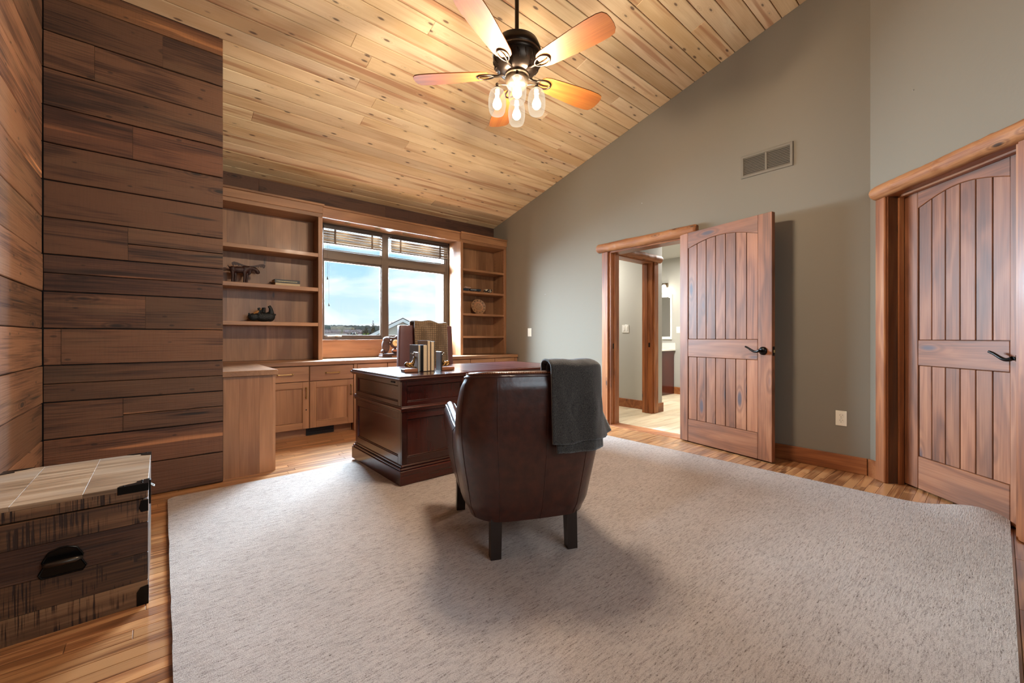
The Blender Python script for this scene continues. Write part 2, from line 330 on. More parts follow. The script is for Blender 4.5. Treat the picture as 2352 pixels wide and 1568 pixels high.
MAT['tile'] = wood('wood_look_tile', [lin(178, 158, 128), lin(206, 190, 162), lin(222, 210, 186)], rough=.4, grain=.8, var=.06, bump=.03, bands=5)
MAT['mirror'] = plain('mirror_glass', (.9, .9, .9, 1), .02, 1.0)

def mat_rug():
    m, nt, n, l, b = new_mat('loop_pile'); b.inputs['Roughness'].default_value = .95; b.inputs['Specular IOR Level'].default_value = .1
    t = N(n, 'ShaderNodeTexCoord'); mp = N(n, 'ShaderNodeMapping'); mp.inputs['Scale'].default_value = (30, 190, 100); l.new(t.outputs['Object'], mp.inputs['Vector'])
    z = N(n, 'ShaderNodeTexNoise', Scale=1.0, Detail=4.0, Roughness=.75); l.new(mp.outputs['Vector'], z.inputs['Vector'])
    z2 = N(n, 'ShaderNodeTexNoise', Scale=260.0, Detail=2.0); l.new(t.outputs['Object'], z2.inputs['Vector'])
    z3 = N(n, 'ShaderNodeTexNoise', Scale=3.5, Detail=3.0); l.new(t.outputs['Object'], z3.inputs['Vector'])
    s = N(n, 'ShaderNodeMath', operation='MULTIPLY_ADD'); s.inputs[1].default_value = .45; l.new(z2.outputs['Fac'], s.inputs[0]); l.new(z.outputs['Fac'], s.inputs[2])
    r = N(n, 'ShaderNodeValToRGB'); e = r.color_ramp.elements; e[0].position = .50; e[0].color = lin(84, 66, 54); e[1].position = .80; e[1].color = lin(198, 184, 175)
    q = e.new(.60); q.color = lin(168, 153, 145)
    l.new(s.outputs[0], r.inputs['Fac'])
    h = N(n, 'ShaderNodeHueSaturation'); mr = N(n, 'ShaderNodeMapRange'); mr.inputs['To Min'].default_value = .88; mr.inputs['To Max'].default_value = 1.1; l.new(z3.outputs['Fac'], mr.inputs['Value'])
    l.new(mr.outputs[0], h.inputs['Value']); l.new(r.outputs['Color'], h.inputs['Color']); l.new(h.outputs['Color'], b.inputs['Base Color'])
    bp = N(n, 'ShaderNodeBump', Strength=1.0, Distance=.008); l.new(s.outputs[0], bp.inputs['Height']); l.new(bp.outputs['Normal'], b.inputs['Normal'])
    return m
MAT['rug'] = mat_rug()
def mat_fabric(name, c0, c1, sc, bump, wave=None):
    m, nt, n, l, b = new_mat(name); b.inputs['Roughness'].default_value = .95; b.inputs['Sheen Weight'].default_value = .35; b.inputs['Specular IOR Level'].default_value = .1
    t = N(n, 'ShaderNodeTexCoord'); z = N(n, 'ShaderNodeTexNoise', Scale=sc, Detail=4.0); l.new(t.outputs['Object'], z.inputs['Vector'])
    h = z.outputs['Fac']
    if wave:
        mp = N(n, 'ShaderNodeMapping'); mp.inputs['Scale'].default_value = wave; l.new(t.outputs['Object'], mp.inputs['Vector'])
        ck = N(n, 'ShaderNodeTexVoronoi', Scale=1.0); ck.inputs['Randomness'].default_value = .12; l.new(mp.outputs['Vector'], ck.inputs['Vector'])
        ma = N(n, 'ShaderNodeMath', operation='MULTIPLY_ADD'); ma.inputs[1].default_value = .25; l.new(z.outputs['Fac'], ma.inputs[0]); l.new(ck.outputs['Distance'], ma.inputs[2]); h = ma.outputs[0]
    r = N(n, 'ShaderNodeValToRGB'); r.color_ramp.elements[0].position = .35; r.color_ramp.elements[1].position = .7
    r.color_ramp.elements[0].color = c0; r.color_ramp.elements[1].color = c1
    l.new(h, r.inputs['Fac']); l.new(r.outputs['Color'], b.inputs['Base Color'])
    bp = N(n, 'ShaderNodeBump', Strength=bump, Distance=.006); l.new(h, bp.inputs['Height']); l.new(bp.outputs['Normal'], b.inputs['Normal'])
    return m
MAT['throw'] = mat_fabric('charcoal_wool', lin(34, 31, 30), lin(78, 72, 66), 300, .5)
MAT['waffle'] = mat_fabric('waffle_knit', lin(136, 112, 86), lin(92, 73, 54), 300, 1.0, wave=(46, 46, 46))
def mat_mix_clear(name, tint, clear, rough=.05, glow=None):
    m, nt, n, l, b = new_mat(name); n.remove(b); out = n['Material Output']
    tr = N(n, 'ShaderNodeBsdfTransparent'); tr.inputs['Color'].default_value = tint
    gl = N(n, 'ShaderNodeBsdfGlossy'); gl.inputs['Roughness'].default_value = rough; gl.inputs['Color'].default_value = (1, 1, 1, 1)
    mx = N(n, 'ShaderNodeMixShader'); mx.inputs['Fac'].default_value = 1-clear
    l.new(tr.outputs[0], mx.inputs[1])
    if glow:
        tl = N(n, 'ShaderNodeBsdfTranslucent'); tl.inputs['Color'].default_value = glow
        m2 = N(n, 'ShaderNodeMixShader'); m2.inputs['Fac'].default_value = .12; l.new(tl.outputs[0], m2.inputs[1]); l.new(gl.outputs[0], m2.inputs[2]); l.new(m2.outputs[0], mx.inputs[2])
    else: l.new(gl.outputs[0], mx.inputs[2])
    l.new(mx.outputs[0], out.inputs['Surface']); return m
MAT['pane'] = mat_mix_clear('window_glass', (.97, .985, .98, 1), .95, .02)
def mat_lamp_glass(name, col, s_):
    m, nt, n, l, b = new_mat(name); n.remove(b); out = n['Material Output']
    lw = N(n, 'ShaderNodeLayerWeight', Blend=.35); mr = N(n, 'ShaderNodeMapRange'); mr.inputs['To Min'].default_value = .22; mr.inputs['To Max'].default_value = .85
    l.new(lw.outputs['Facing'], mr.inputs['Value'])
    tr = N(n, 'ShaderNodeBsdfTransparent'); e = N(n, 'ShaderNodeEmission', Strength=s_); e.inputs['Color'].default_value = col
    mx = N(n, 'ShaderNodeMixShader'); l.new(mr.outputs[0], mx.inputs['Fac']); l.new(tr.outputs[0], mx.inputs[1]); l.new(e.outputs[0], mx.inputs[2]); l.new(mx.outputs[0], out.inputs['Surface']); return m
MAT['shade_glass'] = mat_lamp_glass('glowing_lamp_glass', (1, .80, .58, 1), .80)
def mat_bulb(name, col, s):
    m, nt, n, l, b = new_mat(name); n.remove(b); out = n['Material Output']
    e = N(n, 'ShaderNodeEmission', Strength=s); e.inputs['Color'].default_value = col
    t = N(n, 'ShaderNodeBsdfTransparent'); a = N(n, 'ShaderNodeAddShader'); l.new(e.outputs[0], a.inputs[0]); l.new(t.outputs[0], a.inputs[1]); l.new(a.outputs[0], out.inputs['Surface']); return m
MAT['bulb'] = mat_bulb('lit_bulb', (1, .86, .64, 1), 3.0)
MAT['puck'] = mat_bulb('lit_puck_lens', (1, .88, .66, 1), 8.0)
MAT['sconce'] = mat_bulb('lit_sconce_glass', (1, .93, .8, 1), 1.6)
def point(name, loc, power, col, size=.03, parent=None):
    d = bpy.data.lights.new(name, 'POINT'); d.energy = power; d.color = col; d.shadow_soft_size = size
    o = bpy.data.objects.new(name, d); C.objects.link(o); o.location = loc
    if parent: o.parent = parent
    return o

# ================================================================== room shell
XL, XR, YB, YBUMP, XBUMP, YF = -.52, 3.97, 5.145, 3.53, .327, -.87
def ceil_z(y): return 2.714 + .2475*(YB-y)
SL = math.atan(.2475)
DS = Vector((-1, -1, 0)).normalized(); DN = Vector((-1, 1, 0)).normalized(); DC = Vector((XR, .61, 0))   # diagonal wall: along, into room, corner
def dpt(s, off=0, z=0): p = DC+DS*s+DN*off; return (p.x, p.y, z)

# --- floor: base slab and oak strips
fl = struct('floor', M().prism([(XL-.15, YF-.15), (4.11, YF-.15), (4.11, 5.3), (XL-.15, 5.3)], -.12, -.004, 'xy'), MAT['floor_gap'], 'narrow strip oak floor')
RUG = (.025, 3.48, -.04, 3.365)
pw = .0572; y = YF+.02; row = 0
while y < 4.66:
    yc = y+pw/2
    spans = [(XL, XR)]
    if yc < RUG[3]-.12: spans = [(XL, .12), (3.36, XR+.02)]
    if yc < RUG[2]+.1: spans = [(1.3, 3.95)] if yc > -.45 else []
    for x0, x1 in spans:
        if x0 < .2 and yc < .9 and yc < RUG[3]-.12: continue
        x = x0 - (random.random()*.9 if x1-x0 > 1 else 0)
        while x < x1-.01:
            ln = random.uniform(.5, 1.3)
            if x1-x0 < 1: ln = random.choice([random.uniform(.25, .5), 2])
            a, bq = max(x, x0), min(x+ln, x1)
            if x1-bq < .12: bq = x1
            if bq-a > .03:
                mk('plank', M().box(-(bq-a)/2+.0006, (bq-a)/2-.0006, -pw/2+.0005, pw/2-.0005, -.006, 0, .0012), MAT['oak'], fl, ((a+bq)/2, yc, 0))
            x = bq if bq == x1 else x+ln
    y += pw; row += 1

# --- ceiling: sloping deck with tongue-and-groove pine boards
cm = M().prism([(YF-.3, ceil_z(YF-.3)+.02), (YB+.2, ceil_z(YB+.2)+.02), (YB+.2, ceil_z(YB+.2)+.2), (YF-.3, ceil_z(YF-.3)+.2)], XL-.2, 4.3, 'yz')
ce = struct('ceiling', cm, MAT['pine_gap'], 'sloping knotty pine board ceiling')
bw = .124; y = YB
i = 0
tones = [1.0, 1.02, .97, 1.03, .9, 1.0, .95, 1.04, .99, .86, 1.02, .98]
while y > .1:
    y0, y1 = y-bw, y; yc = (y0+y1)/2; zc = ceil_z(yc)
    # right end stops at the right wall or the diagonal wall
    xr = XR if yc > .61 else XR-(.61-yc)
    xl = XL if yc < YBUMP-.05 else XBUMP-.02
    x = xl - random.random()*3.0
    while x < xr:
        ln = random.uniform(2.2, 4.6); a, bq = max(x, xl), min(x+ln, xr)
        if xr-bq < .4: bq = xr
        if bq-a > .05:
            w = bw/math.cos(SL)
            t = random.choice(tones)*random.uniform(.97, 1.03)
            mk('board', M().box(-(bq-a)/2+.0002, (bq-a)/2-.0002, -w/2+.003, w/2-.003, 0, .018, .003), MAT['pine'], ce, ((a+bq)/2, yc, zc), (-SL, 0, 0), tint=(t, t*random.uniform(.97, 1.0), t*random.uniform(.93, 1.0)))
        x = x+ln if bq < xr else xr
    y = y0; i += 1

# --- walls
def wall_poly(pts, a0, a1, plane): return M().prism(pts, a0, a1, plane)
DOOR1 = (2.045, 2.93, 2.04)     # opening along y, head height
t1 = 4.11
wm = M()
wm.prism([(.40, 0), (DOOR1[0], 0), (DOOR1[0], ceil_z(DOOR1[0])+.05), (.40, ceil_z(.40)+.05)], XR, t1, 'yz')
wm.prism([(DOOR1[1], 0), (5.30, 0), (5.30, ceil_z(5.3)+.05), (DOOR1[1], ceil_z(DOOR1[1])+.05)], XR, t1, 'yz')
wm.prism([(DOOR1[0], DOOR1[2]), (DOOR1[1], DOOR1[2]), (DOOR1[1], ceil_z(DOOR1[1])+.05), (DOOR1[0], ceil_z(DOOR1[0])+.05)], XR, t1, 'yz')
wr = struct('wall_right', wm, MAT['wall'], 'taupe painted wall with doorway and air vent')
# diagonal wall (with door opening)
D2 = (.16, .945, 2.04)
dm = M()
def dseg(s0, s1, z0, z1fn):
    a, b = dpt(s0), dpt(s1); a2, b2 = dpt(s0, -.15), dpt(s1, -.15)
    za, zb = z1fn(a[1]), z1fn(b[1])
    vs = [(a[0], a[1], z0), (b[0], b[1], z0), (b2[0], b2[1], z0), (a2[0], a2[1], z0), (a[0], a[1], za), (b[0], b[1], zb), (b2[0], b2[1], zb), (a2[0], a2[1], za)]
    dm.add(vs, [(0,1,2,3), (4,7,6,5), (0,4,5,1), (1,5,6,2), (2,6,7,3), (3,7,4,0)])
cz = lambda yy: ceil_z(yy)+.05
dseg(0, D2[0], 0, cz); dseg(D2[1], 2.1, 0, cz); dseg(D2[0], D2[1], D2[2], cz)
struct('wall_diagonal', dm, MAT['wall'], 'taupe angled wall around the closed door')
# wall behind the camera
R3 = (.5, 2.0, .95, 2.25)  # opening for the assumed rear window, added to admit fill light
rm_ = M().box(XL-.1, R3[0], YF-.12, YF, 0, 4.3).box(R3[1], 2.52, YF-.12, YF, 0, 4.3).box(R3[0], R3[1], YF-.12, YF, 0, R3[2]).box(R3[0], R3[1], YF-.12, YF, R3[3], 4.3)
struct('wall_front', rm_, MAT['wall'], 'taupe wall facing the window wall')
w3 = struct('window_assumed', None, None, 'assumed unseen window in the wall behind the camera')  # unseen window, assumed from the cool light and added for rear fill
mk('frame', M().frame(R3[0], R3[1], R3[2], R3[3], .05, YF-.10, YF+.01, .004), MAT['winframe'], w3)
mk('pane', M().box(R3[0]+.04, R3[1]-.04, YF-.06, YF-.054, R3[2]+.04, R3[3]-.04), MAT['pane'], w3)
# back wall with window opening
WX0, WX1, WZ0, WZ1 = 1.40, 3.13, .99, 2.34
bm_ = M()
bm_.box(XBUMP-.1, WX0, YB, YB+.16, 0, 2.9); bm_.box(WX1, 4.11, YB, YB+.16, 0, 2.9); bm_.box(WX0, WX1, YB, YB+.16, 0, WZ0); bm_.box(WX0, WX1, YB, YB+.16, WZ1, 2.9)
wbk = struct('wall_back', bm_, MAT['black'], 'window wall topped by a reclaimed wood strip')
for x0, x1, z0, z1, t in ((.33, .79, 2.40, 2.72, (.62, .56, .58)), (.79, 2.2, 2.40, 2.72, (.60, .56, .56)), (2.2, 3.968, 2.40, 2.72, (.56, .5, .54))):
    mk('board', M().box(-(x1-x0)/2, (x1-x0)/2, -.01, .01, -(z1-z0)/2, (z1-z0)/2, .002), MAT['barn'], wbk, ((x0+x1)/2, YB-.012, (z0+z1)/2), tint=t)
# left wall and projecting wall clad in reclaimed boards
wlm = M().prism([(YF-.1, 0), (YBUMP+.02, 0), (YBUMP+.02, ceil_z(YBUMP)+.05), (YF-.1, ceil_z(YF)+.1)], XL-.14, XL-.02, 'yz')
wlf = struct('wall_left', wlm, MAT['black'], 'side wall clad in grey-brown reclaimed boards')
wbp = struct('wall_middle', M().prism([(YBUMP+.02, 0), (YB, 0), (YB, ceil_z(YB)+.05), (YBUMP+.02, ceil_z(YBUMP)+.05)], XL-.02, XBUMP-.001, 'yz'), MAT['black'], 'projecting wall clad in dark reclaimed boards')
rh = .2137
def barn_mesh(L, H, T=.022):
    m = M(); n = max(4, int(L/.07)); sd = random.random()*50; rings = []
    for i in range(n+1):
        x = -L/2+L*i/n; e0 = .0016*mnoise.noise((x*9+sd, 0, 0))+.0008*mnoise.noise((x*40+sd, 3, 0)); e1 = .0016*mnoise.noise((x*9+sd, 7, 0)); f = .0016*mnoise.noise((x*5+sd, 0, 9)); c = .003
        z0, z1 = -H/2+.0016+e0, H/2-.0016+e1
        rings.append([(x, T/2, z0), (x, -T/2+c+f, z0), (x, -T/2+f, z0+c), (x, -T/2-f*.6, 0), (x, -T/2+f, z1-c), (x, -T/2+c+f, z1), (x, T/2, z1)])
    k = 7; m.add([p for r in rings for p in r], [(i*k+a, i*k+(a+1) % k, (i+1)*k+(a+1) % k, (i+1)*k+a) for i in range(n) for a in range(k)]+[tuple(range(k)), tuple(range(n*k+k-1, n*k-1, -1))])
    return m
def bump_board(x0, x1, z0, z1, t):
    d = random.uniform(-.003, .003)
    zt = ceil_z(YBUMP)+.004
    z1 = min(z1, zt)
    if z1-z0 < .02: return
    mk('board', barn_mesh(x1-x0-.001, z1-z0), MAT['barn'], wbp, ((x0+x1)/2, YBUMP+.011+d, (z0+z1)/2), tint=t)
def px2x(u): 
    a = (u-1176)/F; dx = math.sin(YAW)+a*math.cos(YAW); dy = math.cos(YAW)-a*math.sin(YAW); return dx/dy*YBUMP
XLB, XRB = XL+.004, XBUMP
rows = {0: [None, [.92]], 1: [None, [.95]], 2: [283, [.92, .86]], 3: ['half', [.80, .84]], 4: [141, [1.05, .96]], 5: [334, [1.1, .68]],
        6: ['half', [.58, .55]], 7: [294, [.86, .84]], 8: [None, [.82]], 9: [None, [.86]], 10: [305, [.70, .92]], 11: [None, [.80]], 12: [217, [.92, .80]], 13: [374, [.62, .72]], 14: [None, [1.15]], 15: [None, [1.1]]}
warm = {0: (1.05, .95, .9), 1: (1.08, .95, .88), 6: (.95, .84, .9), 10: (1.0, .85, .8), 14: (1.15, 1.0, .8)}
for k, (seam, tt) in rows.items():
    z0, z1 = k*rh+.003, (k+1)*rh
    wv = warm.get(k, (1, .97, .95))
    tv = [tuple(q*w for w in wv) for q in tt]
    if seam is None: bump_board(XLB, XRB, z0, z1, tv[0])
    elif seam == 'half':
        bump_board(XLB, XRB, z0, (z0+z1)/2, tv[0]); bump_board(XLB, XRB, (z0+z1)/2, z1, tv[1])
    else:
        xs = px2x(seam)
        if k in (2, 7):
            bump_board(XLB, xs, z0, z1, tv[0]); bump_board(xs, XRB, z0, (z0+z1)/2, tv[1]); bump_board(xs, XRB, (z0+z1)/2, z1, tuple(q*1.06 for q in tv[1]))
        else:
            bump_board(XLB, xs, z0, z1, tv[0]); bump_board(xs, XRB, z0, z1, tv[1])
for k in range(20):
    z0, z1 = k*rh+.001, (k+1)*rh
    y = YBUMP-.002
    y1 = y
    while y1 > YF:
        ln = random.uniform(1.0, 2.1); y0 = max(YF, y1-ln)
        ztop = min(z1, ceil_z(y1)-.004)
        if ztop-z0 > .03:
            t = random.choice([2.0, 2.3, 1.7, 2.1, 1.3]); 
            mk('board', barn_mesh(y1-y0-.001, ztop-z0), MAT['barn'], wlf, (XL-.011+random.uniform(-.003, .002), (y0+y1)/2, (z0+ztop)/2), (0, 0, math.pi/2), tint=(t*.96, t*1.0, t*1.04))
        y1 = y0
# baseboards
struct('baseboard_right', M().box(XR-.016, XR, .625, 1.955, 0, .125, .004).box(XR-.016, XR, 3.03, 4.6, 0, .125, .004), MAT['trimw_y'], 'stained pine baseboard beside the open door')
bb = M(); p0, p1 = dpt(.0), dpt(.075); q0, q1 = dpt(.0, .016), dpt(.075, .016)
bb.add([p0, p1, q1, q0, (p0[0], p0[1], .125), (p1[0], p1[1], .125), (q1[0], q1[1], .125), (q0[0], q0[1], .125)], [(0,1,2,3), (4,7,6,5), (0,4,5,1), (1,5,6,2), (2,6,7,3), (3,7,4,0)])
struct('baseboard_diagonal', bb, MAT['trimw_x'], 'short baseboard between corner and door casing')

# ================================================================== door casings, logs, doors
def log_mesh(L, r, seed, n=20, seg=90):
    m = M(); rnd = random.Random(seed); kn = [(rnd.random(), rnd.random()*6.28, rnd.uniform(.004, .009)) for _ in range(14)]
    def fn(i, j):
        x = i*L; a = j*2*math.pi
        rr = r*(1+.10*mnoise.noise((x*6+seed, math.cos(a)*.8, math.sin(a)*.8))+.05*mnoise.noise((x*22+seed, math.cos(a)*2, math.sin(a)*2)))
        for kx, ka, kh in kn:
            da = abs((a-ka+math.pi) % (2*math.pi)-math.pi)
            rr += kh*math.exp(-((x-kx*L)/.018)**2-(da/.35)**2)
        e = min(x, L-x)
        if e < .02: rr *= (.78+.22*(e/.02)**.5)
        return (x, rr*math.cos(a), rr*math.sin(a))
    m.grid(fn, seg, n)
    m.add([fn(0, k/n) for k in range(n)], [tuple(range(n))]); m.add([fn(1, k/n) for k in range(n)], [tuple(range(n))[::-1]])
    return m
# trim around the bathroom doorway: local x runs from +y to -y along the wall
tr1 = struct('trim_1', None, None, 'log-topped stained casing around the bathroom doorway')
cx = XR-.024
mk('casing', M().box(cx, XR, 2.935, 3.022, 0, 2.015, .006), MAT['trimw_z'], tr1)
mk('casing', M().box(cx, XR, 1.955, 2.040, 0, 2.015, .006), MAT['trimw_z'], tr1)
mk('log_header', log_mesh(1.195, .052, 3), MAT['log'], tr1, (XR-.02, 3.078, 2.062), (0, 0, -math.pi/2), smooth=60)
mk('jamb', M().box(XR-.006, 4.125, 2.905, 2.935, 0, 2.02, .002), MAT['trimw_z'], tr1)
mk('jamb', M().box(XR-.006, 4.125, 2.02, 2.045, 0, 2.02, .002), MAT['trimw_z'], tr1)
mk('door_stop', M().box(4.02, 4.06, 2.893, 2.906, 0, 2.01, .002), MAT['trimw_z'], tr1)
mk('head_jamb', M().box(XR-.006, 4.125, 2.045, 2.905, 1.995, 2.025, .002), MAT['trimw_y'], tr1)
mk('casing', M().box(4.112, 4.136, 2.935, 3.0, 0, 2.015, .005), MAT['trimw_z'], tr1)
mk('strike_plate', M().box(4.0, 4.018, 2.902, 2.9055, .885, .945, .0005), MAT['black_metal'], tr1)
mk('threshold', M().box(XR-.02, 4.125, 2.045, 2.905, -.004, .008, .003), MAT['trimw_y'], tr1)

# trim around the closed diagonal door: local x along DS, local y away from the room
tr2 = struct('trim_2', None, None, 'log-topped stained casing around the closed angled door')
tr2.location = DC; tr2.rotation_euler = (0, 0, rad(-135))
mk('casing', M().box(.075, .158, -.024, 0, 0, 2.0, .006), MAT['trimw_z'], tr2)
mk('casing', M().box(.970, 1.06, -.024, 0, 0, 2.0, .006), MAT['trimw_z'], tr2)
mk('log_header', log_mesh(1.12, .050, 11), MAT['log'], tr2, (.055, -.012, 2.047), smooth=60)
mk('jamb', M().box(.135, .160, -.004, .15, 0, 2.02, .002), MAT['trimw_z'], tr2)
mk('jamb', M().box(.945, .972, -.004, .15, 0, 2.02, .002), MAT['trimw_z'], tr2)
mk('door_stop', M().box(.160, .172, .06, .095, 0, 2.0, .002), MAT['trimw_z'], tr2)
mk('door_stop', M().box(.160, .945, .06, .095, 1.985, 2.0, .002), MAT['trimw_x'], tr2)
mk('head_jamb', M().box(.160, .945, -.004, .15, 1.998, 2.03, .002), MAT['trimw_x'], tr2)

def lever(parent, x, z, sgn, mat):
    """rose, spindle and wave lever on the front (y=0) of a door; sgn = direction of the lever along x"""
    r = mk('rose', M().lathe([(0, 0), (.034, 0), (.034, -.004), (.029, -.012), (.014, -.018), (0, -.019)], 24, (x, 0, z), 'y'), mat, parent, smooth=40)
    mk('spindle', M().tube([(x, -.01, z), (x, -.052, z)], .010, 12), mat, parent, smooth=40)
    pts = []; rs = []
    for i in range(17):
        t = i/16; pts.append((x+sgn*(.118*t), -.052+.004*math.sin(t*3), z+.006-.018*math.sin(t*math.pi*1.35+.2)*(1-t*.15)+.012*t)); rs.append(.0095*(1-.45*t)+.0015)
    mk('lever_arm', M().tube(pts, rs, 10), mat, parent, smooth=60)
def plank_door(name, label, w, h, stL, stR, n, loc, rotz, lever_x, lever_sgn, seed):
    d = struct(name, None, None, label); d.location = loc; d.rotation_euler = (0, 0, rotz); t = .044
    mk('stile', M().box(0, stL-.001, 0, t, .012, h, .003), MAT['door_z'], d)
    mk('stile', M().box(w-stR+.001, w, 0, t, .012, h, .003), MAT['door_z'], d)
    a, b = stL, w-stR
    arch = [(a+(b-a)*k/20, 1.885+.062*math.sin(math.pi*k/20)) for k in range(21)]
    mk('top_rail', M().prism([(a, h)]+arch+[(b, h)], 0.001, t, 'xz'), MAT['door_x'], d)
    mk('arch_moulding', M().tube([(p[0], .004, p[1]-.002) for p in arch], .004, 6), MAT['door_x'], d, smooth=60)
    mk('lock_rail', M().box(a, b, .001, t, .832, 1.0, .003), MAT['door_x'], d)
    mk('bottom_rail', M().box(a, b, .001, t, .012, .226, .003), MAT['door_x'], d)
    mk('backing', M().box(a-.004, b+.004, .016, t-.006, .1, 1.96), MAT['dark_wood'], d)
    pwid = (b-a)/n; rnd = random.Random(seed)
    for k in range(n):
        x0, x1 = a+k*pwid+.0022, a+(k+1)*pwid-.0022
        tt = rnd.uniform(.88, 1.1)
        mid = ((x0+x1)/2-a)/(b-a)
        ztop = 1.885+.062*math.sin(math.pi*min(1, max(0, mid)))+.012
        for z0, z1 in ((1.002, ztop), (.228, .830)):
            mk('plank', M().box(-(x1-x0)/2, (x1-x0)/2, 0, .012, -(z1-z0)/2, (z1-z0)/2, .0025), MAT['door_z'], d, ((x0+x1)/2, .007, (z0+z1)/2), tint=(tt, tt*.99, tt*.98))
    lever(d, lever_x, .908, lever_sgn, MAT['black_metal'])
    return d
d1 = plank_door('door_1', 'arched plank door standing open against the taupe wall', .886, 2.03, .093, .116, 7, (3.916, 2.044, 0), rad(-101.86), .815, -1, 4)
mk('latch_bolt', M().box(.886, .897, .014, .030, .895, .918, .002), MAT['brass'], d1)
mk('latch_plate', M().box(.8855, .8875, .008, .036, .87, .945, .0004), MAT['black_metal'], d1)
for z in (.25, 1.05, 1.82):
    mk('hinge', M().tube([(-.004, .046, z-.045), (-.004, .046, z+.045)], .006, 8), MAT['black_metal'], d1, smooth=40)
d2o = DC+DS*.163-DN*.098
plank_door('door_2', 'closed arched plank door in the angled wall', .78, 1.995, .108, .125, 6, (d2o.x, d2o.y, 0), rad(-135), .72, -1, 9)

# ================================================================== windows
def window_unit(name, label, x0, x1, latch):
    w = struct(name, None, None, label); fm = MAT['winframe']; yf, yg = 5.125, 5.150
    z0, z1, zt0, zt1 = .99, 2.34, 1.945, 2.055; f = .055
    mk('frame', M().frame(x0, x1, z0, z1, .035, yf, 5.19, .004, tz=.028), fm, w)
    mk('transom_bar', M().box(x0+.035, x1-.035, yf-.004, 5.19, zt0, zt1, .006), fm, w)
    a, b = x0+.035, x1-.035
    s = mk('sash', M().frame(a, b, z0+.028, zt0, .02, yf+.008, 5.166, .004, tz=.028), fm, w)
    mk('pane', M().box(a+.018, b-.018, yg, yg+.006, z0+.05, zt0-.015), MAT['pane'], s)
    s2 = mk('sash', M().frame(a, b, zt1, z1-.03, .014, yf+.010, 5.166, .003), fm, w)
    mk('pane', M().box(a+.012, b-.012, yg, yg+.006, zt1+.01, z1-.04), MAT['pane'], s2)
    c = mk('crank', M().box(latch-.02, latch+.02, yf-.012, yf+.01, 1.022, 1.045, .006).tube([(latch, yf-.012, 1.036), (latch-.03, yf-.022, 1.033), (latch-.115, yf-.022, 1.030)], .007, 8).tube([(latch, yf-.012, 1.036), (latch+.045, yf-.02, 1.03)], .006, 8), MAT['steel'], w, smooth=50)
    mk('lock_lever', M().box((x0+x1)/2-.02, (x0+x1)/2+.02, yf-.006, yf+.012, 1.052, 1.07, .004), MAT['black_metal'], w)
    return w
window_unit('window_1', 'casement window with transom beside the tall shelves', 1.405, 2.195, 1.60)
window_unit('window_2', 'casement window with transom behind the desk chair', 2.197, 3.125, 2.92)
struct('trim_3', M().box(2.150, 2.242, 5.118, 5.14, .99, 2.34, .004), MAT['winframe'], 'wide mullion cover between the two windows')
struct('trim_4', M().box(1.352, 3.144, 5.118, 5.142, .775, .985, .003).box(1.352, 3.144, 5.10, 5.142, .978, .990, .003), MAT['alder_x'], 'knotty apron panel below the windows')
struct('trim_5', M().box(1.352, 1.405, 5.112, 5.142, .99, 2.355, .003).box(3.122, 3.146, 5.112, 5.142, .99, 2.355, .003).box(1.405, 3.122, 5.118, 5.142, 2.335, 2.36, .002), MAT['winframe'], 'casing strip framing the pair of windows')

# ================================================================== bathroom seen through the doorway
BW = MAT['bath_wall']
struct('floor_bathroom', M().box(4.11, 7.3, 1.2, 5.6, -.1, -.006), plain('grout', lin(170, 155, 130), .8), 'bathroom floor of pale wood-look tile')
bf = bpy.data.objects['floor_bathroom']
ty = 1.6; r_ = 0
while ty < 3.9:
    tx = 4.112+(r_ % 3)*-.3
    while tx < 7.1:
        a, b = max(tx, 4.112), min(tx+.9, 7.08)
        if b-a > .02 and not (ty > 2.95 and a > 5.15 and b < 5.4):
            mk('tile', M().box(-(b-a)/2+.001, (b-a)/2-.001, -.0735, .0735, -.006, 0, .001), MAT['tile'], bf, ((a+b)/2, ty+.075, 0))
        tx += .9
    ty += .15; r_ += 1
struct('ceiling_bathroom', M().box(4.11, 7.3, 1.2, 5.6, 2.45, 2.55), BW, 'bathroom ceiling')
struct('wall_bathroom_far', M().box(7.06, 7.2, 1.2, 5.6, 0, 2.46), BW, 'far bathroom wall behind the mirror')
struct('wall_bathroom_side', M().box(4.11, 7.06, 1.1, 1.22, 0, 2.46), BW, 'bathroom side wall')
struct('wall_bathroom_end', M().box(4.11, 7.06, 5.3, 5.42, 0, 2.46), BW, 'bathroom end wall')
pt = M().box(4.112, 4.2, 2.99, 3.13, 0, 2.46).box(4.2, 5.0, 2.99, 3.13, 2.03, 2.46).box(5.0, 5.235, 2.99, 3.13, 0, 2.46)
struct('wall_bathroom_partition', pt, BW, 'grey partition with the inner doorway')
struct('wall_bathroom_inner', M().box(5.18, 5.30, 3.13, 5.3, 0, 2.46), BW, 'grey wall beyond the inner doorway')
tr6 = struct('trim_6', None, None, 'log-topped casing around the inner bathroom doorway')
mk('casing', M().box(5.002, 5.105, 2.966, 2.99, 0, 2.02, .006), MAT['trimw_z'], tr6)
mk('jamb', M().box(4.975, 5.002, 2.985, 3.135, 0, 2.03, .003), MAT['trimw_z'], tr6)
mk('door_stop', M().box(4.963, 4.976, 3.05, 3.09, 0, 2.02, .003), MAT['trimw_z'], tr6)
mk('strike_plate', M().box(4.9715, 4.9745, 3.015, 3.035, .885, .945), MAT['black_metal'], tr6)
mk('head_jamb', M().box(4.2, 4.976, 2.985, 3.135, 2.005, 2.03, .003), MAT['trimw_x'], tr6)
mk('log_header', log_mesh(.98, .047, 21), MAT['log'], tr6, (4.19, 2.972, 2.068), smooth=60)
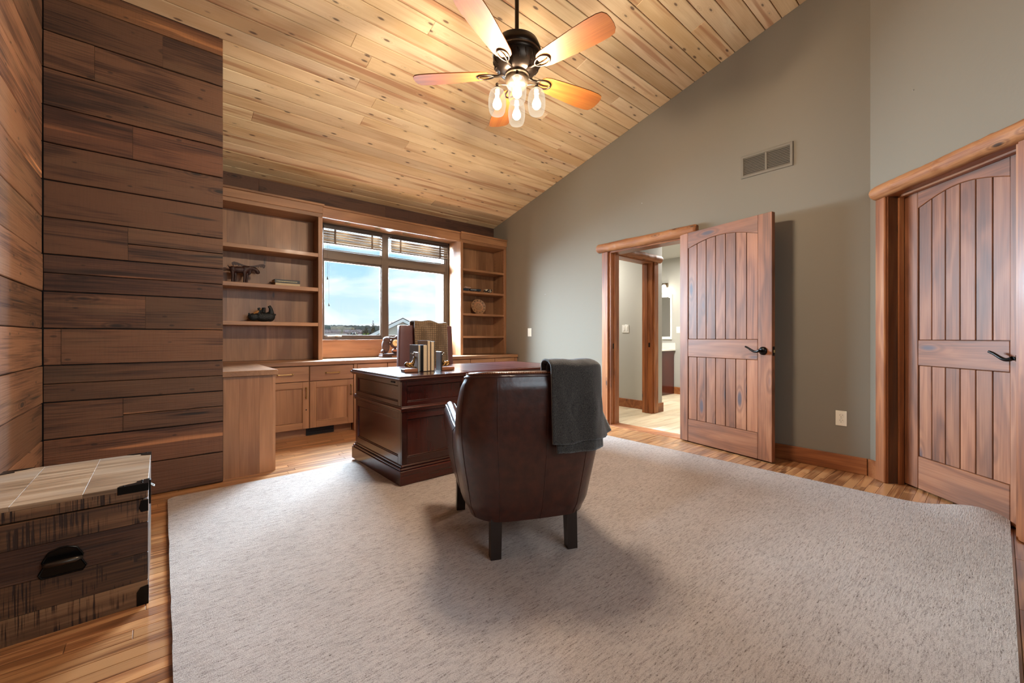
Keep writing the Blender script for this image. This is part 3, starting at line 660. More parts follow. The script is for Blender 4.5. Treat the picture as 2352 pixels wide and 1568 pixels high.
struct('baseboard_bathroom', M().box(5.106, 5.25, 2.974, 2.99, 0, .125, .003).box(5.164, 5.18, 3.14, 5.2, 0, .125, .003).box(7.044, 7.06, 1.25, 3.79, 0, .125, .003), MAT['trimw_x'], 'stained baseboard in the bathroom')
van = thing('vanity_cabinet', 'dark brown bathroom vanity seen through the doorway', 'vanity', (6.55, 3.785, 0))
mk('end_panel', M().box(0, .49, 0, .02, .0, .775, .003), MAT['mahog_z'], van)
mk('body', M().box(.02, .49, .02, 1.2, .08, .775), MAT['mahog_z'], van)
mk('toe_kick', M().box(.06, .49, .02, 1.2, 0, .08), MAT['black'], van)
vc = thing('vanity_countertop', 'speckled pale stone vanity top with backsplash', 'countertop')
mk('slab', M().box(6.52, 7.05, 3.755, 5.0, .777, .807, .004), MAT['quartz'], vc)
mk('backsplash', M().box(7.03, 7.055, 3.755, 5.0, .807, .915, .003), MAT['quartz'], vc)
mi = thing('bathroom_mirror', 'tall white-framed mirror above the vanity', 'mirror', (7.055, 3.83, 0))
mk('frame', M().frame(0, 1.05, .98, 1.80, .03, -.02, 0, .004, 'yz', tz=.05), MAT['white'], mi)
mk('glass', M().box(-.012, -.004, .03, 1.02, 1.03, 1.75), MAT['mirror'], mi)
sc = thing('vanity_sconce', 'lit bell-shaped glass vanity light above the mirror', 'light', (7.05, 3.93, 1.95))
mk('backplate', M().box(-.02, 0, -.03, .6, -.02, .06, .006), MAT['bronze_hi'], sc)
mk('arm', M().tube([(0, 0, .02), (-.06, 0, .05), (-.10, 0, .03)], .008, 8), MAT['bronze_hi'], sc, smooth=50)
mk('glass_shade', M().lathe([(.022, .02), (.035, 0), (.045, -.06), (.068, -.12)], 20, (-.10, 0, 0)), MAT['sconce'], sc, smooth=60)
point('sconce_light', (-.12, 0, -.16), SCONCE_W, (1, .9, .74), .04, sc)
def wall_plate(name, label, cat, loc, rotz, w, h, kind, mat):
    t = thing(name, label, cat, loc, rotz)
    mk('plate', M().box(-w/2, w/2, -.006, 0, -h/2, h/2, .002), mat, t)
    if kind == 'outlet':
        for s in (-1, 1):
            f = mk('socket', M().lathe([(0, -.008), (.0165, -.008), (.017, -.006)], 20, (0, 0, s*.0195), 'y'), mat, t, smooth=40)
            mk('slot', M().box(-.008, -.006, -.0088, -.0078, s*.0195+.001, s*.0195+.009).box(.006, .008, -.0088, -.0078, s*.0195+.002, s*.0195+.008).box(-.002, .002, -.0088, -.0078, s*.0195-.010, s*.0195-.006), MAT['black'], f)
        mk('screw', M().lathe([(0, -.0075), (.003, -.007)], 10, (0, 0, 0), 'y'), MAT['steel'], t)
    else:
        k = 1 if kind == 'single' else 2
        for i in range(k):
            x = 0 if k == 1 else (-.023, .023)[i]
            mk('rocker', M().box(x-.016, x+.016, -.0095, -.005, -.033, .033, .003), mat, t)
    return t
wall_plate('light_switch', 'cream switch plate on the taupe wall near the shelves', 'switch', (XR, 4.293, 1.088), -math.pi/2, .074, .115, 'single', MAT['cream'])
wall_plate('power_outlet', 'cream duplex outlet low on the wall beside the open door', 'outlet', (XR, .780, .399), -math.pi/2, .070, .115, 'outlet', MAT['cream'])
wall_plate('bathroom_switch', 'white double switch plate seen through the inner doorway', 'switch', (5.18, 3.535, 1.142), -math.pi/2, .115, .115, 'double', MAT['white'])
wall_plate('bathroom_outlet_plate', 'white plate beside the bathroom mirror', 'switch', (7.06, 3.70, 1.15), -math.pi/2, .10, .115, 'double', MAT['white'])
vt = thing('air_vent', 'painted return-air grille high on the taupe wall', 'vent', (XR, 1.295, 2.535), -math.pi/2)
mk('frame', M().frame(-.2, .2, -.1, .1, .022, -.012, 0, .004, tz=.025), MAT['vent'], vt)
mk('centre_bar', M().box(-.008, .008, -.011, 0, -.075, .075, .002), MAT['vent'], vt)
mk('backing', M().box(-.178, .178, -.002, -.0005, -.075, .075), MAT['black'], vt)
for sx0, sx1 in ((-.178, -.008), (.008, .178)):
    for k in range(11):
        z = -.069+k*.0138
        mk('slat', M().add([(sx0, -.010, z-.004), (sx1, -.010, z-.004), (sx1, -.003, z+.006), (sx0, -.003, z+.006), (sx0, -.0085, z-.0055), (sx1, -.0085, z-.0055), (sx1, -.0015, z+.0045), (sx0, -.0015, z+.0045)], [(0,1,2,3), (7,6,5,4), (0,4,5,1), (2,6,7,3), (1,5,6,2), (0,3,7,4)]), MAT['vent'], vt)
def dbox(m, s0, s1, o0, o1, z0, z1): return m.prism([dpt(s0, o0)[:2], dpt(s1, o0)[:2], dpt(s1, o1)[:2], dpt(s0, o1)[:2]], z0, z1, 'xy')
cm_ = M(); dbox(cm_, -.1, 1.35, -.6, -.55, -.1, 2.6); dbox(cm_, -.1, -.05, -.55, -.151, -.1, 2.6); dbox(cm_, 1.3, 1.35, -.55, -.151, -.1, 2.6); dbox(cm_, -.1, 1.35, -.6, -.151, 2.55, 2.6)  # unseen box added to stop sky light leaking under the angled door
struct('wall_light_block', cm_, MAT['wall'], 'unseen box added behind the closed angled door to block light')
cf = [dpt(-.05, -.14)[:2], dpt(1.3, -.14)[:2], dpt(1.3, -.56)[:2], dpt(-.05, -.56)[:2]]
struct('floor_light_block', M().prism(cf, -.1, -.006, 'xy'), MAT['floor_gap'], 'unseen floor added behind the angled door to block light')  # added floor, closes the same unseen box against light

# ================================================================== built-in cabinets along the window wall
CF = 4.56        # cabinet face plane
def bar_pull(parent, x, z, L, vertical=False, y=0):
    m = M()
    if vertical:
        m.tube([(x, y-.026, z-L/2), (x, y-.026, z+L/2)], .0045, 8); ends = [(x, z-L/2+.008), (x, z+L/2-.008)]
    else:
        m.tube([(x-L/2, y-.026, z), (x+L/2, y-.026, z)], .0045, 8); ends = [(x-L/2+.008, z), (x+L/2-.008, z)]
    for ex, ez in ends:
        m.tube([(ex, y, ez), (ex, y-.026, ez)], .005, 8); m.ball((ex, y-.027, ez), .008, 10, 6); m.lathe([(.009, 0), (.008, -.004), (.005, -.006)], 10, (ex, y, ez), 'y')
    return mk('pull', m, MAT['brass'], parent, smooth=50)
def base_cabinet(label, x0, x1, handle='r', doors=True, group=None, keyhole=False):
    c = thing('base_cabinet', label, 'cabinet', (x0, CF, 0)); w = x1-x0
    mk('carcass', M().box(0, w, .021, .56, .085, .728), MAT['alder_z'], c)
    mk('toe_kick', M().box(0, w, .075, .09, 0, .086), MAT['alder_x'], c)
    d = mk('drawer_front', M().box(.003, w-.003, 0, .02, .570, .724, .003), MAT['alder_x'], c)
    bar_pull(d, w/2, .647, .145 if w > .3 else .1)
    if doors:
        dr = mk('door', M().box(.060, w-.060, .011, .018, .150, .504), MAT['alder_z'], c)
        for q0, q1 in ((.003, .062), (w-.062, w-.003)): mk('stile', M().box(q0, q1, 0, .02, .088, .564, .002), MAT['alder_z'], dr)
        for q0, q1 in ((.502, .564), (.088, .152)): mk('rail', M().box(.062, w-.062, 0, .02, q0, q1, .002), MAT['alder_x'], dr)
        mk('panel_bead', M().frame(.062, w-.062, .152, .502, .008, .004, .014, .003), MAT['alder_z'], dr)
        hx = w-.032 if handle == 'r' else .032
        bar_pull(dr, hx, .453, .115, True)
        if keyhole: mk('lock', M().lathe([(0, -.003), (.006, -.002), (.007, 0)], 12, (w-.03, 0, .28), 'y'), MAT['black'], dr)
    return c
base_cabinet('alder base cabinet beside the short return, with a small lock', .705, 1.150, 'r', keyhole=True)
base_cabinet('alder base cabinet left of the desk, above the black floor register', 1.152, 1.598, 'r')
base_cabinet('drawer unit behind the left end of the desk', 1.636, 1.985)
base_cabinet('drawer unit directly behind the desk chair', 1.987, 2.60)
base_cabinet('drawer unit right of the desk chair', 2.602, 3.14)
base_cabinet('drawer unit below the narrow shelves', 3.142, 3.555)
base_cabinet('last drawer unit before the taupe wall', 3.557, 3.925)
tag(mk('cabinet_stile', M().box(1.600, 1.634, CF-.004, CF+.05, 0, .728, .002), MAT['alder_z']), 'narrow full-height post between the base cabinets', 'post')
tag(mk('cabinet_filler', M().box(3.927, 3.968, CF, CF+.05, 0, .728, .002), MAT['alder_z']), 'filler strip between last drawer unit and taupe wall', 'post')
tag(mk('worktop', M().box(.335, 3.966, CF-.022, 5.10, .730, .770, .004), MAT['alder_x']), 'long knotty wood worktop below shelves and windows', 'worktop')
rg = thing('floor_register', 'black air register set in the cabinet toe kick', 'vent', (1.135, CF+.062, 0))
mk('plate', M().box(0, .275, 0, .012, .004, .080, .002), MAT['black'], rg)
for zz in (.02, .04, .06): mk('louvre', M().box(.01, .265, -.003, .001, zz, zz+.006), MAT['black_metal'], rg)
rt = thing('cabinet_return', 'short alder return ending beside the dark board wall', 'cabinet', (.333, 3.585, 0))
for x0, x1, t in ((0, .098, .98), (.098, .225, 1.02), (.225, .312, .99), (.312, .330, .96)):
    mk('end_plank', M().box(-(x1-x0)/2, (x1-x0)/2, 0, .02, -.365, .365, .0006), MAT['alder_z'], rt, ((x0+x1)/2, 0, .365), tint=(t*1.14, t*1.08, t*1.08))
mk('body', M().box(0, .325, .02, .97, 0, .73), MAT['alder_z'], rt)
tag(mk('return_top', M().box(.300, .678, 3.565, CF-.024, .732, .772, .004), MAT['alder_y']), 'wooden top of the short return by the board wall', 'worktop')

# ---- bookcases
BF = 4.81
def bookcase(name, label, x0, x1, planks, shelves, crown_l, crown_r, open_left):
    b = thing(name, label, 'bookcase', (0, 0, 0)); z0 = .772; zt = 2.335
    for k in range(len(planks)-1):
        a, c = planks[k], planks[k+1]
        t = random.uniform(.86, 1.12)
        mk('back_plank', M().box(-(c-a)/2+.0003, (c-a)/2-.0003, 0, .012, -(2.40-z0)/2, (2.40-z0)/2), MAT['alder_z'], b, ((a+c)/2, 5.105, (2.40+z0)/2), tint=(t, t, t))
    mk('side', M().box(x0, x0+.02, BF+.02, 5.104, z0, 2.40), MAT['alder_z'], b)
    mk('side', M().box(x1-.02, x1, BF+.02, 5.104, z0, 2.40), MAT['alder_z'], b)
    mk('stile', M().box(x1-.045, x1, BF, BF+.02, z0, 2.335, .002), MAT['alder_z'], b)
    mk('stile', M().box(x0, x0+.042, BF, BF+.02, z0, 2.335, .002), MAT['alder_z'], b)
    mk('top_rail', M().box(x0, x1, BF, BF+.02, 2.335, 2.385, .002), MAT['alder_x'], b)
    mk('top', M().box(x0+.02, x1-.02, BF+.02, 5.104, 2.335, 2.355), MAT['alder_x'], b)
    mk('crown', M().box(x0, x1, BF-.018, 5.10, 2.375, 2.455, .003), MAT['alder_x'], b)
    mk('crown_cap', M().box(x0, x1+crown_r, BF-.032, BF+.0, 2.455, 2.478, .004), MAT['alder_x'], b)
    for zb, zt_ in shelves:
        mk('shelf', M().box(x0+.021, x1-.021, BF+.004, 5.104, zb, zt_, .002), MAT['alder_x'], b)
    return b
bl = bookcase('bookcase', 'wide open bookcase with moose and bear figurines', .333, 1.348, [.353, .505, .70, .86, 1.10, 1.328], [(1.897, 1.937), (1.520, 1.560), (1.140, 1.177)], 0, .012, False)
br = bookcase('bookcase', 'narrow bookcase with decorative plate beside the taupe wall', 3.148, 3.966, [3.168, 3.36, 3.62, 3.80, 3.946], [(1.951, 1.981), (1.638, 1.668), (1.325, 1.355), (1.008, 1.038)], 0, 0, True)
# shelf-pin holes on the visible inner side of the narrow case
mk('pin_holes', (lambda m: [m.box(3.9445, 3.9463, yy-.004, yy+.004, .9+k*.05-.004, .9+k*.05+.004) for yy in (4.86, 5.06) for k in range(28)] and m)(M()), MAT['black'], br)['kind'] = 'stuff'
vl = thing('window_valance', 'wood valance with small downlights above the windows', 'valance')
mk('fascia', M().box(1.350, 3.146, BF+.012, BF+.032, 2.345, 2.452, .003), MAT['alder_x'], vl)
mk('soffit', M().box(1.350, 3.146, BF+.032, 5.14, 2.362, 2.380), MAT['alder_x'], vl)
mk('cap', M().box(1.350, 3.146, BF-.004, 5.12, 2.452, 2.474, .004), MAT['alder_x'], vl)
for k, (px_, wh) in enumerate(((1.665, 'nearest the wide bookcase'), (2.03, 'second from the wide bookcase'), (2.40, 'second from the narrow bookcase'), (2.76, 'nearest the narrow bookcase'))):
    p = thing('puck_light', 'small lit downlight in the valance, '+wh, 'light', (px_, 4.955, 2.362), 0, 'valance downlights')
    mk('trim_ring', M().lathe([(.026, 0), (.036, 0), (.036, -.004), (.026, -.004)], 24), MAT['brass'], p, smooth=40)
    mk('lens', M().lathe([(0, -.002), (.026, -.002)], 24), MAT['puck'], p)
    d = bpy.data.lights.new('puck', 'SPOT'); d.energy = PUCK_W; d.color = (1, .82, .55); d.spot_size = rad(130); d.spot_blend = .6; d.shadow_soft_size = .02
    o = bpy.data.objects.new('puck_beam', d); C.objects.link(o); o.location = (0, 0, -.012); o.parent = p

# ---- woven wood shades, raised
def shade(label, x0, x1):
    s = thing('woven_shade', label, 'blind', ((x0+x1)/2, 5.075, 2.30)); w = (x1-x0)/2
    mk('headrail', M().box(-w, w, -.015, .03, -.012, .022, .003), MAT['dark_wood'], s)
    for k in range(15):
        z = -.018-k*.0105; yy = .004+.009*math.sin(k*1.9)
        t = random.uniform(.75, 1.2)
        mk('reed', M().box(-w+.003, w-.003, yy-.003, yy+.003, z-.0054, z+.0054, .0015), MAT['reed'], s, tint=(t, t, t))
    mk('bottom_rail', M().box(-w, w, -.008, .012, -.186, -.174, .003), MAT['dark_wood'], s)
    for tx in (-w+.13, w-.13):
        mk('ladder_tape', M().box(tx-.011, tx+.011, -.0085, -.0065, -.178, -.012), MAT['tapes'], s)
        mk('cord_knot', M().ball((tx, -.012, -.10), (.007, .005, .03), 8, 8), MAT['tapes'], s, smooth=60)
    return s
MAT['reed'] = wood('bamboo_reed', [lin(64, 52, 42), lin(104, 90, 76), lin(140, 128, 114)], rough=.5, grain=1.2, var=.2, bump=.2)
SH1 = shade('raised woven shade over the window beside the wide bookcase', 1.43, 2.135)
shade('raised woven shade over the window behind the desk chair', 2.255, 3.105)
for x_, z_ in ((1.475, 1.71), (1.492, 1.40)):
    mk('pull_cord', M().tube([(0, 0, .01), (0, 0, 2.28-z_)], .0012, 6), MAT['tapes'], SH1, (x_-SH1.location.x, -.004, z_-2.30))
    mk('cord_tassel', M().lathe([(0, .018), (.005, .014), (.006, 0), (.010, -.016), (0, -.018)], 10), MAT['black'], SH1, (x_-SH1.location.x, -.004, z_-2.30), smooth=60)

# ================================================================== desk
DESKL = plain('desk_leather', lin(84, 34, 28), .32, coat=.25, bump=.05, bscale=200)
dk = thing('executive_desk', 'large dark mahogany executive desk with panelled sides', 'desk', (1.22, 2.60, 0), rad(.6))
DW, DD = 1.78, .90
for q0, q1, c0, c1 in ((0, .50, 1, 0), (DW-.50, DW, 0, 1)):
    mk('plinth', M().box(q0, q1, 0, DD, .014, .112, .004), MAT['mahog_x'], dk)
    mk('plinth_moulding', M().box(q0+.006*c0, q1-.006*c1, .006, DD-.006, .111, .129, .006), MAT['mahog_x'], dk)
    mk('plinth_cap', M().box(q0+.016*c0, q1-.016*c1, .016, DD-.016, .128, .147, .006), MAT['mahog_x'], dk)
mk('plinth', M().box(.50, DW-.50, 0, .05, .014, .112, .004), MAT['mahog_x'], dk)
mk('plinth_moulding', M().box(.50, DW-.50, .006, .05, .111, .129, .006), MAT['mahog_x'], dk)
mk('plinth_cap', M().box(.50, DW-.50, .016, .05, .128, .147, .006), MAT['mahog_x'], dk)
for q0, q1 in ((.036, .50), (DW-.50, DW-.036)): mk('pedestal', M().box(q0, q1, .036, DD-.036, .14, .715), MAT['mahog_z'], dk)
mk('modesty_panel', M().box(.50, DW-.50, .036, .06, .14, .715), MAT['mahog_z'], dk)
def panel_face(parent, axis, off, a, b, z0, z1, st=.045, rail=.045):
    """frame-and-panel on a face: axis 'x' = face along x at y=off (facing -y); 'y' = face along y at x=off (facing -x)"""
    def bx(m, u0, u1, d0, d1, w0, w1, c):
        if axis == 'x': m.box(u0, u1, off+d0, off+d1, w0, w1, c)
        else: m.box(off+d0, off+d1, u0, u1, w0, w1, c)
    ax = MAT['mahog_x'] if axis == 'x' else MAT['mahog_y']
    for q0, q1 in ((a, a+st), (b-st, b)):
        m = M(); bx(m, q0, q1, 0, .016, z0, z1, .002); mk('frame_stile', m, MAT['mahog_z'], parent)
    for q0, q1 in ((z1-rail, z1), (z0, z0+rail)):
        m = M(); bx(m, a+st, b-st, 0, .016, q0, q1, .002); mk('frame_rail', m, ax, parent)
    m = M(); bx(m, a+st, b-st, .010, .017, z0+rail, z1-rail, 0); p = mk('panel', m, MAT['mahog_z'], parent)
    mk('panel_moulding', M().frame(a+st, b-st, z0+rail, z1-rail, .008, off+.003, off+.012, .003, 'xz' if axis == 'x' else 'yz'), ax, p)
segs = [(.022, .55), (.55, 1.23), (1.23, DW-.022)]
for a, b in segs:
    panel_face(dk, 'x', .022, a, b, .545, .715, .04, .03)
    panel_face(dk, 'x', .022, a, b, .147, .505, .04, .05)
panel_face(dk, 'y', .022, .039, DD-.03, .545, .715, .04, .03)
panel_face(dk, 'y', .022, .039, DD-.03, .147, .505, .04, .05)
for q0, q1, y1 in ((.008, .505, DD-.008), (DW-.505, DW-.008, DD-.008), (.505, DW-.505, .06)):
    mk('waist_moulding', M().box(q0, q1, .008, y1, .522, .540, .007), MAT['mahog_x'], dk)
    mk('waist_fillet', M().box(max(q0, .016), min(q1, DW-.016), .016, y1-.004, .506, .547, .004), MAT['mahog_x'], dk)
tp = mk('top', M().box(-.012, DW+.012, -.012, DD+.012, .726, .742, .006), MAT['mahog_x'], dk)
mk('top_underlip', M().box(-.002, DW+.002, -.002, DD+.002, .716, .728, .004), MAT['mahog_x'], tp)
mk('top_surface', M().box(-.002, DW+.002, -.002, DD+.002, .740, .754, .005), MAT['mahog_x'], tp)
for q0, q1 in ((.62, 1.16), (1.17, DW-.06)): mk('leather_inlay', M().box(q0, q1, .07, DD-.07, .7535, .7548), DESKL, dk)
#'desk_leather', lin(84, 34, 28), .32, coat=.25, bump=.05, bscale=200), dk)
mk('writing_slide_pull', M().box(.016, .023, .13, .185, .698, .713, .003), MAT['black'], dk)
DZ = .755

# ---- bookends and books on the desk
def deer(parent, flip):
    m = M(); s = -1 if flip else 1
    m.ball((0, 0, .028), (.036, .018, .020), 14, 10); m.ball((s*-.022, 0, .030), (.020, .019, .022), 12, 8)
    m.tube([(s*.022, 0, .036), (s*.034, 0, .06), (s*.036, 0, .078)], [.015, .011, .009], 10)
    an = M()
    m.ball((s*.042, 0, .084), (.014, .008, .009), 10, 8); m.tube([(s*.045, 0, .084), (s*.062, 0, .077)], [.008, .005], 8)
    for q in (-1, 1):
        an.tube([(s*.038, q*.005, .088), (s*.028, q*.018, .106), (s*.034, q*.028, .132)], [.0036, .0032, .002], 6)
        an.tube([(s*.031, q*.020, .112), (s*.046, q*.022, .122)], [.0026, .0015], 6); an.tube([(s*.030, q*.018, .107), (s*.016, q*.020, .118)], [.0026, .0015], 6)
        m.tube([(s*.010, q*.014, .022), (s*.030, q*.018, .010), (s*.048, q*.012, .008)], [.007, .006, .005], 8)
        m.tube([(s*-.02, q*.014, .02), (s*.002, q*.020, .010)], [.009, .006], 8); m.ball((s*.034, q*.011, .088), (.004, .009, .004), 6, 5)
    mk('antlers', an, MAT['gold'], parent, (0, 0, .024), smooth=60)
    return fuse(mk('deer', m, MAT['gold'], parent, (0, 0, .024)), .0022)
b1 = thing('deer_bookend', 'brass deer bookend holding the left side of the desk books', 'bookend', (1.445, 2.915, DZ), rad(-8), 'deer bookends')
mk('base', M().box(-.055, .055, -.045, .045, 0, .024, .003), MAT['trimw_x'], b1); deer(b1, False)
mk('upright', M().box(.048, .062, -.05, .05, 0, .150, .002), plain('pewter', lin(150, 146, 142), .35, .7), b1)
b2 = thing('deer_bookend', 'brass deer bookend holding the right side of the desk books', 'bookend', (1.762, 2.915, DZ), rad(-8), 'deer bookends')
mk('base', M().box(-.05, .06, -.045, .045, 0, .024, .003), MAT['trimw_x'], b2); deer(b2, True)
mk('upright', M().box(-.062, -.05, -.05, .05, 0, .150, .002), MAT['dark_wood'], b2)
def book(label, w, d, h, loc, rotz, cover, group, lay=False):
    b = thing('book', label, 'book', loc, rotz, group)
    mk('page_block', M().box(.0025, w-.0025, .004, d-.004, .003, h-.003, .001), MAT['paper'], b)
    mk('cover', M().box(0, .0025, 0, d, 0, h, .0008).box(w-.0025, w, 0, d, 0, h, .0008).box(0, w, d-.0025, d, 0, h, .0008), cover, b)
    if lay: b.rotation_euler = (0, rad(90), rotz)
    return b
gcov = plain('grey_cloth', lin(120, 122, 128), .7, bump=.2, bscale=300, var=.15); bcov = plain('navy_cloth', lin(40, 46, 54), .6); tcov = plain('tan_cloth', lin(110, 84, 60), .7)
gr_ = 'books between the deer bookends'
bks = [('grey clothbound book next to the left deer bookend', 1.513, .018, .19, .205, .955, gcov), ('short thick book with tan page edges on the desk', 1.536, .032, .17, .208, 0, bcov),
       ('tall dark book behind the short thick one on the desk', 1.5365, .03, .02, .236, 0, bcov),
       ('tallest book in the row on the desk', 1.575, .026, .17, .238, 0, tcov), ('tall book with blue spine against the right deer bookend', 1.607, .030, .17, .232, 0, bcov)]
book(bks[0][0], .02, .15, .205, (1.511, 2.90, DZ), 0, gcov, gr_)
book(bks[1][0], .036, .13, .205, (1.533, 2.862, DZ), 0, bcov, gr_)
book(bks[3][0], .028, .16, .238, (1.572, 2.868, DZ), 0, tcov, gr_)
book(bks[4][0], .032, .16, .232, (1.603, 2.868, DZ), 0, bcov, gr_)


# ================================================================== desk chair with waffle throw
dc = thing('desk_chair', 'tall maroon leather desk chair behind the desk', 'chair', (2.085, 3.80, 0))
def chair_back():
    def fn(i, j):
        z = .44+.70*j; hw = (.300+.022*(1-j)); x = (i*2-1)*hw
        return (x, -.02+.02*j+.015*(i*2-1)**2, z)
    m = M(); m.grid(fn, 10, 10); return m
ob = mk('backrest', chair_back(), MAT['leather2'], dc, smooth=180)
sd = ob.modifiers.new('s', 'SOLIDIFY'); sd.thickness = .075; sd.offset = -1; bv = ob.modifiers.new('b', 'BEVEL'); bv.width = .012; bv.segments = 3
mk('seat', M().box(-.30, .30, -.50, -.02, .38, .48, .03), MAT['leather2'], dc)
for sx in (-1, 1):
    mk('leg', M().box(sx*.26-.022, sx*.26+.022, -.47, -.425, 0, .38, .004), MAT['dark_wood'], dc)
    mk('leg', M().box(sx*.26-.022, sx*.26+.022, 0, .045, 0, .46, .004), MAT['dark_wood'], dc)
def waffle():
    m = M()
    def fn(i, j):
        # j: 0 = front bottom hem, 1 = rear hem
        L = .50; s = j*(L+.12+.30)
        w = .178+.03*max(0, 1-s/L)**1.5
        x = (i*2-1)*w+.0+.008*math.sin(j*9+i*4)
        wav = .006*math.sin(i*13+j*3)+.012*math.sin(i*5)*math.exp(-((s-L-.05)/.08)**2)
        if s < L: return (x, -.055+wav+.018*(s/L), .665+s)
        if s < L+.12:
            t = (s-L)/.12*math.pi; return (x, -.037+.060*(1-math.cos(t))+0, 1.165+.012*math.sin(t)+wav)
        return (x, .083+wav, 1.165-(s-L-.12))
    m.grid(fn, 30, 60); return m
ob = mk('waffle_throw', waffle(), MAT['waffle'], None, (2.095, 3.78, 0), smooth=180)
sd = ob.modifiers.new('s', 'SOLIDIFY'); sd.thickness = .012; sd.offset = 0
tag(ob, 'tan waffle-knit throw hanging over the desk chair', 'throw')

# ================================================================== rug
def rug():
    x0, x1, y0, y1 = RUG; nx, ny = 90, 90; m = M(); r = .05
    def edge(i, j, z):
        x = x0+(x1-x0)*i; y = y0+(y1-y0)*j
        x += .004*mnoise.noise((y*9, 1.3, 0))*(1 if i in (0, 1) else 0)
        # rounded corners
        cx_ = min(max(x, x0+r), x1-r); cy_ = min(max(y, y0+r), y1-r); d = math.hypot(x-cx_, y-cy_)
        if d > r: x, y = cx_+(x-cx_)*r/d, cy_+(y-cy_)*r/d
        lift = .052*math.exp(-((x-x1)/.16)**2-((y-.085)/.15)**2)
        return (x+.02*i*(1-j), y, z+lift+.0012*mnoise.noise((x*7, y*7, 0)))
    m.grid(lambda i, j: edge(i, j, .0145), nx, ny)
    m.grid(lambda i, j: edge(i, j, .0015), nx, ny, True)
    loop = [(i/nx, 0) for i in range(nx)]+[(1, j/ny) for j in range(ny)]+[(1-i/nx, 1) for i in range(nx)]+[(0, 1-j/ny) for j in range(ny)]
    n = len(loop); vs = [edge(a, b, .0145) for a, b in loop]+[edge(a, b, .0015) for a, b in loop]
    m.add(vs, [(k, (k+1) % n, n+(k+1) % n, n+k) for k in range(n)])
    me = mk('area_rug', m, MAT['rug'], smooth=40)
    return me
rgo = rug()
bmx = bmesh.new(); bmx.from_mesh(rgo.data); bmesh.ops.remove_doubles(bmx, verts=bmx.verts, dist=.0002); bmesh.ops.recalc_face_normals(bmx, faces=bmx.faces); bmx.to_mesh(rgo.data); bmx.free()
rgo.data.set_sharp_from_angle(angle=rad(50))
tag(rgo, 'large beige loop-pile rug under the desk and armchair', 'rug')

# ================================================================== trunk
tk = thing('storage_trunk', 'rough sawn wooden trunk with black corner brackets by the board wall', 'trunk', (-.500, 2.113, 0))
TW, TD, TH = .459, .56, .448
mk('body', M().box(.008, TW-.008, .010, TD-.008, .004, .400), MAT['mango_x'], tk)
for z0, z1, t in ((.0, .090, .95), (.091, .196, .92), (.197, .312, .50), (.313, .401, 1.0)):
    mk('front_plank', M().box(-TW/2, TW/2, 0, .016, -(z1-z0)/2, (z1-z0)/2, .0015), MAT['mango_x'] if t > .6 else MAT['barn'], tk, (TW/2, 0, (z0+z1)/2), tint=(t, t*.97, t*.95) if t > .6 else (.62, .52, .48))
    mk('side_plank', M().box(-(TD-.017)/2, (TD-.017)/2, 0, .016, -(z1-z0)/2, (z1-z0)/2, .0015), MAT['mango_x'], tk, (TW, TD/2+.008, (z0+z1)/2), (0, 0, math.pi/2), tint=(t, t, t))
mk('lid_front', M().box(0, TW, 0, .016, .405, .446, .003), MAT['mango_x'], tk)
mk('lid_side', M().box(TW-.016, TW, .016, TD, .405, .446, .003), MAT['mango_y'], tk)
for x0, x1, t in ((0, .1148, .95), (.1152, .2848, 1.0), (.2852, TW, .93)):
    mk('lid_plank', M().box(-(x1-x0)/2, (x1-x0)/2, -TD/2-.003, TD/2, -.008, .008, .0008), MAT['mango_top'], tk, ((x0+x1)/2, TD/2, .452), tint=(t, t, t))
def bracket(m, x, y, z, sx, sy, sz, L=.062, t=.0025):
    pass
bk = MAT['black_metal']
mk('corner_bracket', M().prism([(TW+.002, -.004), (TW-.085, -.004), (TW-.080, .012), (TW-.055, .022), (TW-.028, .026), (TW-.034, .044), (TW+.002, .064)], .4605, .4625, 'xy').box(TW-.085, TW+.002, -.0055, -.003, .434, .4615, .001).box(TW, TW+.002, -.004, .064, .434, .4615, .001), bk, tk)
mk('corner_bracket', M().prism([(TW+.002, TD+.002), (TW-.085, TD+.002), (TW-.060, TD-.016), (TW-.030, TD-.020), (TW-.036, TD-.044), (TW+.002, TD-.060)], .4605, .4625, 'xy').box(TW, TW+.002, TD-.06, TD+.002, .434, .4615, .001), bk, tk)
mk('corner_bracket', M().prism([(-.002, TD+.002), (.085, TD+.002), (.060, TD-.016), (.030, TD-.020), (.036, TD-.044), (-.002, TD-.060)], .4605, .4625, 'xy'), bk, tk)
mk('corner_bracket', M().prism([(TW+.001, 0), (TW-.032, 0), (TW-.032, .052), (TW-.022, .068), (TW+.001, .072)], -.003, -.001, 'xz').box(TW, TW+.002, -.003, .05, 0, .07, .0005), bk, tk)
mk('corner_bracket', M().prism([(TW+.001, .355), (TW-.020, .355), (TW-.026, .372), (TW-.020, .398), (TW+.001, .398)], -.003, -.001, 'xz'), bk, tk)
for bx_, by_ in ((TW-.068, .004), (TW-.018, .018), (TW-.018, .046), (TW-.016, TD-.012)):
    mk('rivet', M().ball((bx_, by_, .4625), (.004, .004, .002), 8, 6), bk, tk, smooth=60)
mk('hasp', M().box(TW, TW+.006, .16, .19, .33, .43, .002), MAT['black_metal'], tk)
mk('hasp_loop', M().tube([(TW+.004, .165, .41), (TW+.016, .165, .40), (TW+.016, .185, .40), (TW+.004, .185, .41)], .0025, 6), MAT['steel'], tk)
hd = [(-.050, -.044), (.050, -.044), (.058, -.030), (.046, -.004), (.050, .012), (.034, .042), (.010, .052), (-.010, .052), (-.034, .042), (-.050, .012), (-.046, -.004), (-.058, -.030)]
hp = mk('handle_plate', M().prism([(.237+a, .238+b) for a, b in hd], -.004, -.0005, 'xz'), bk, tk)
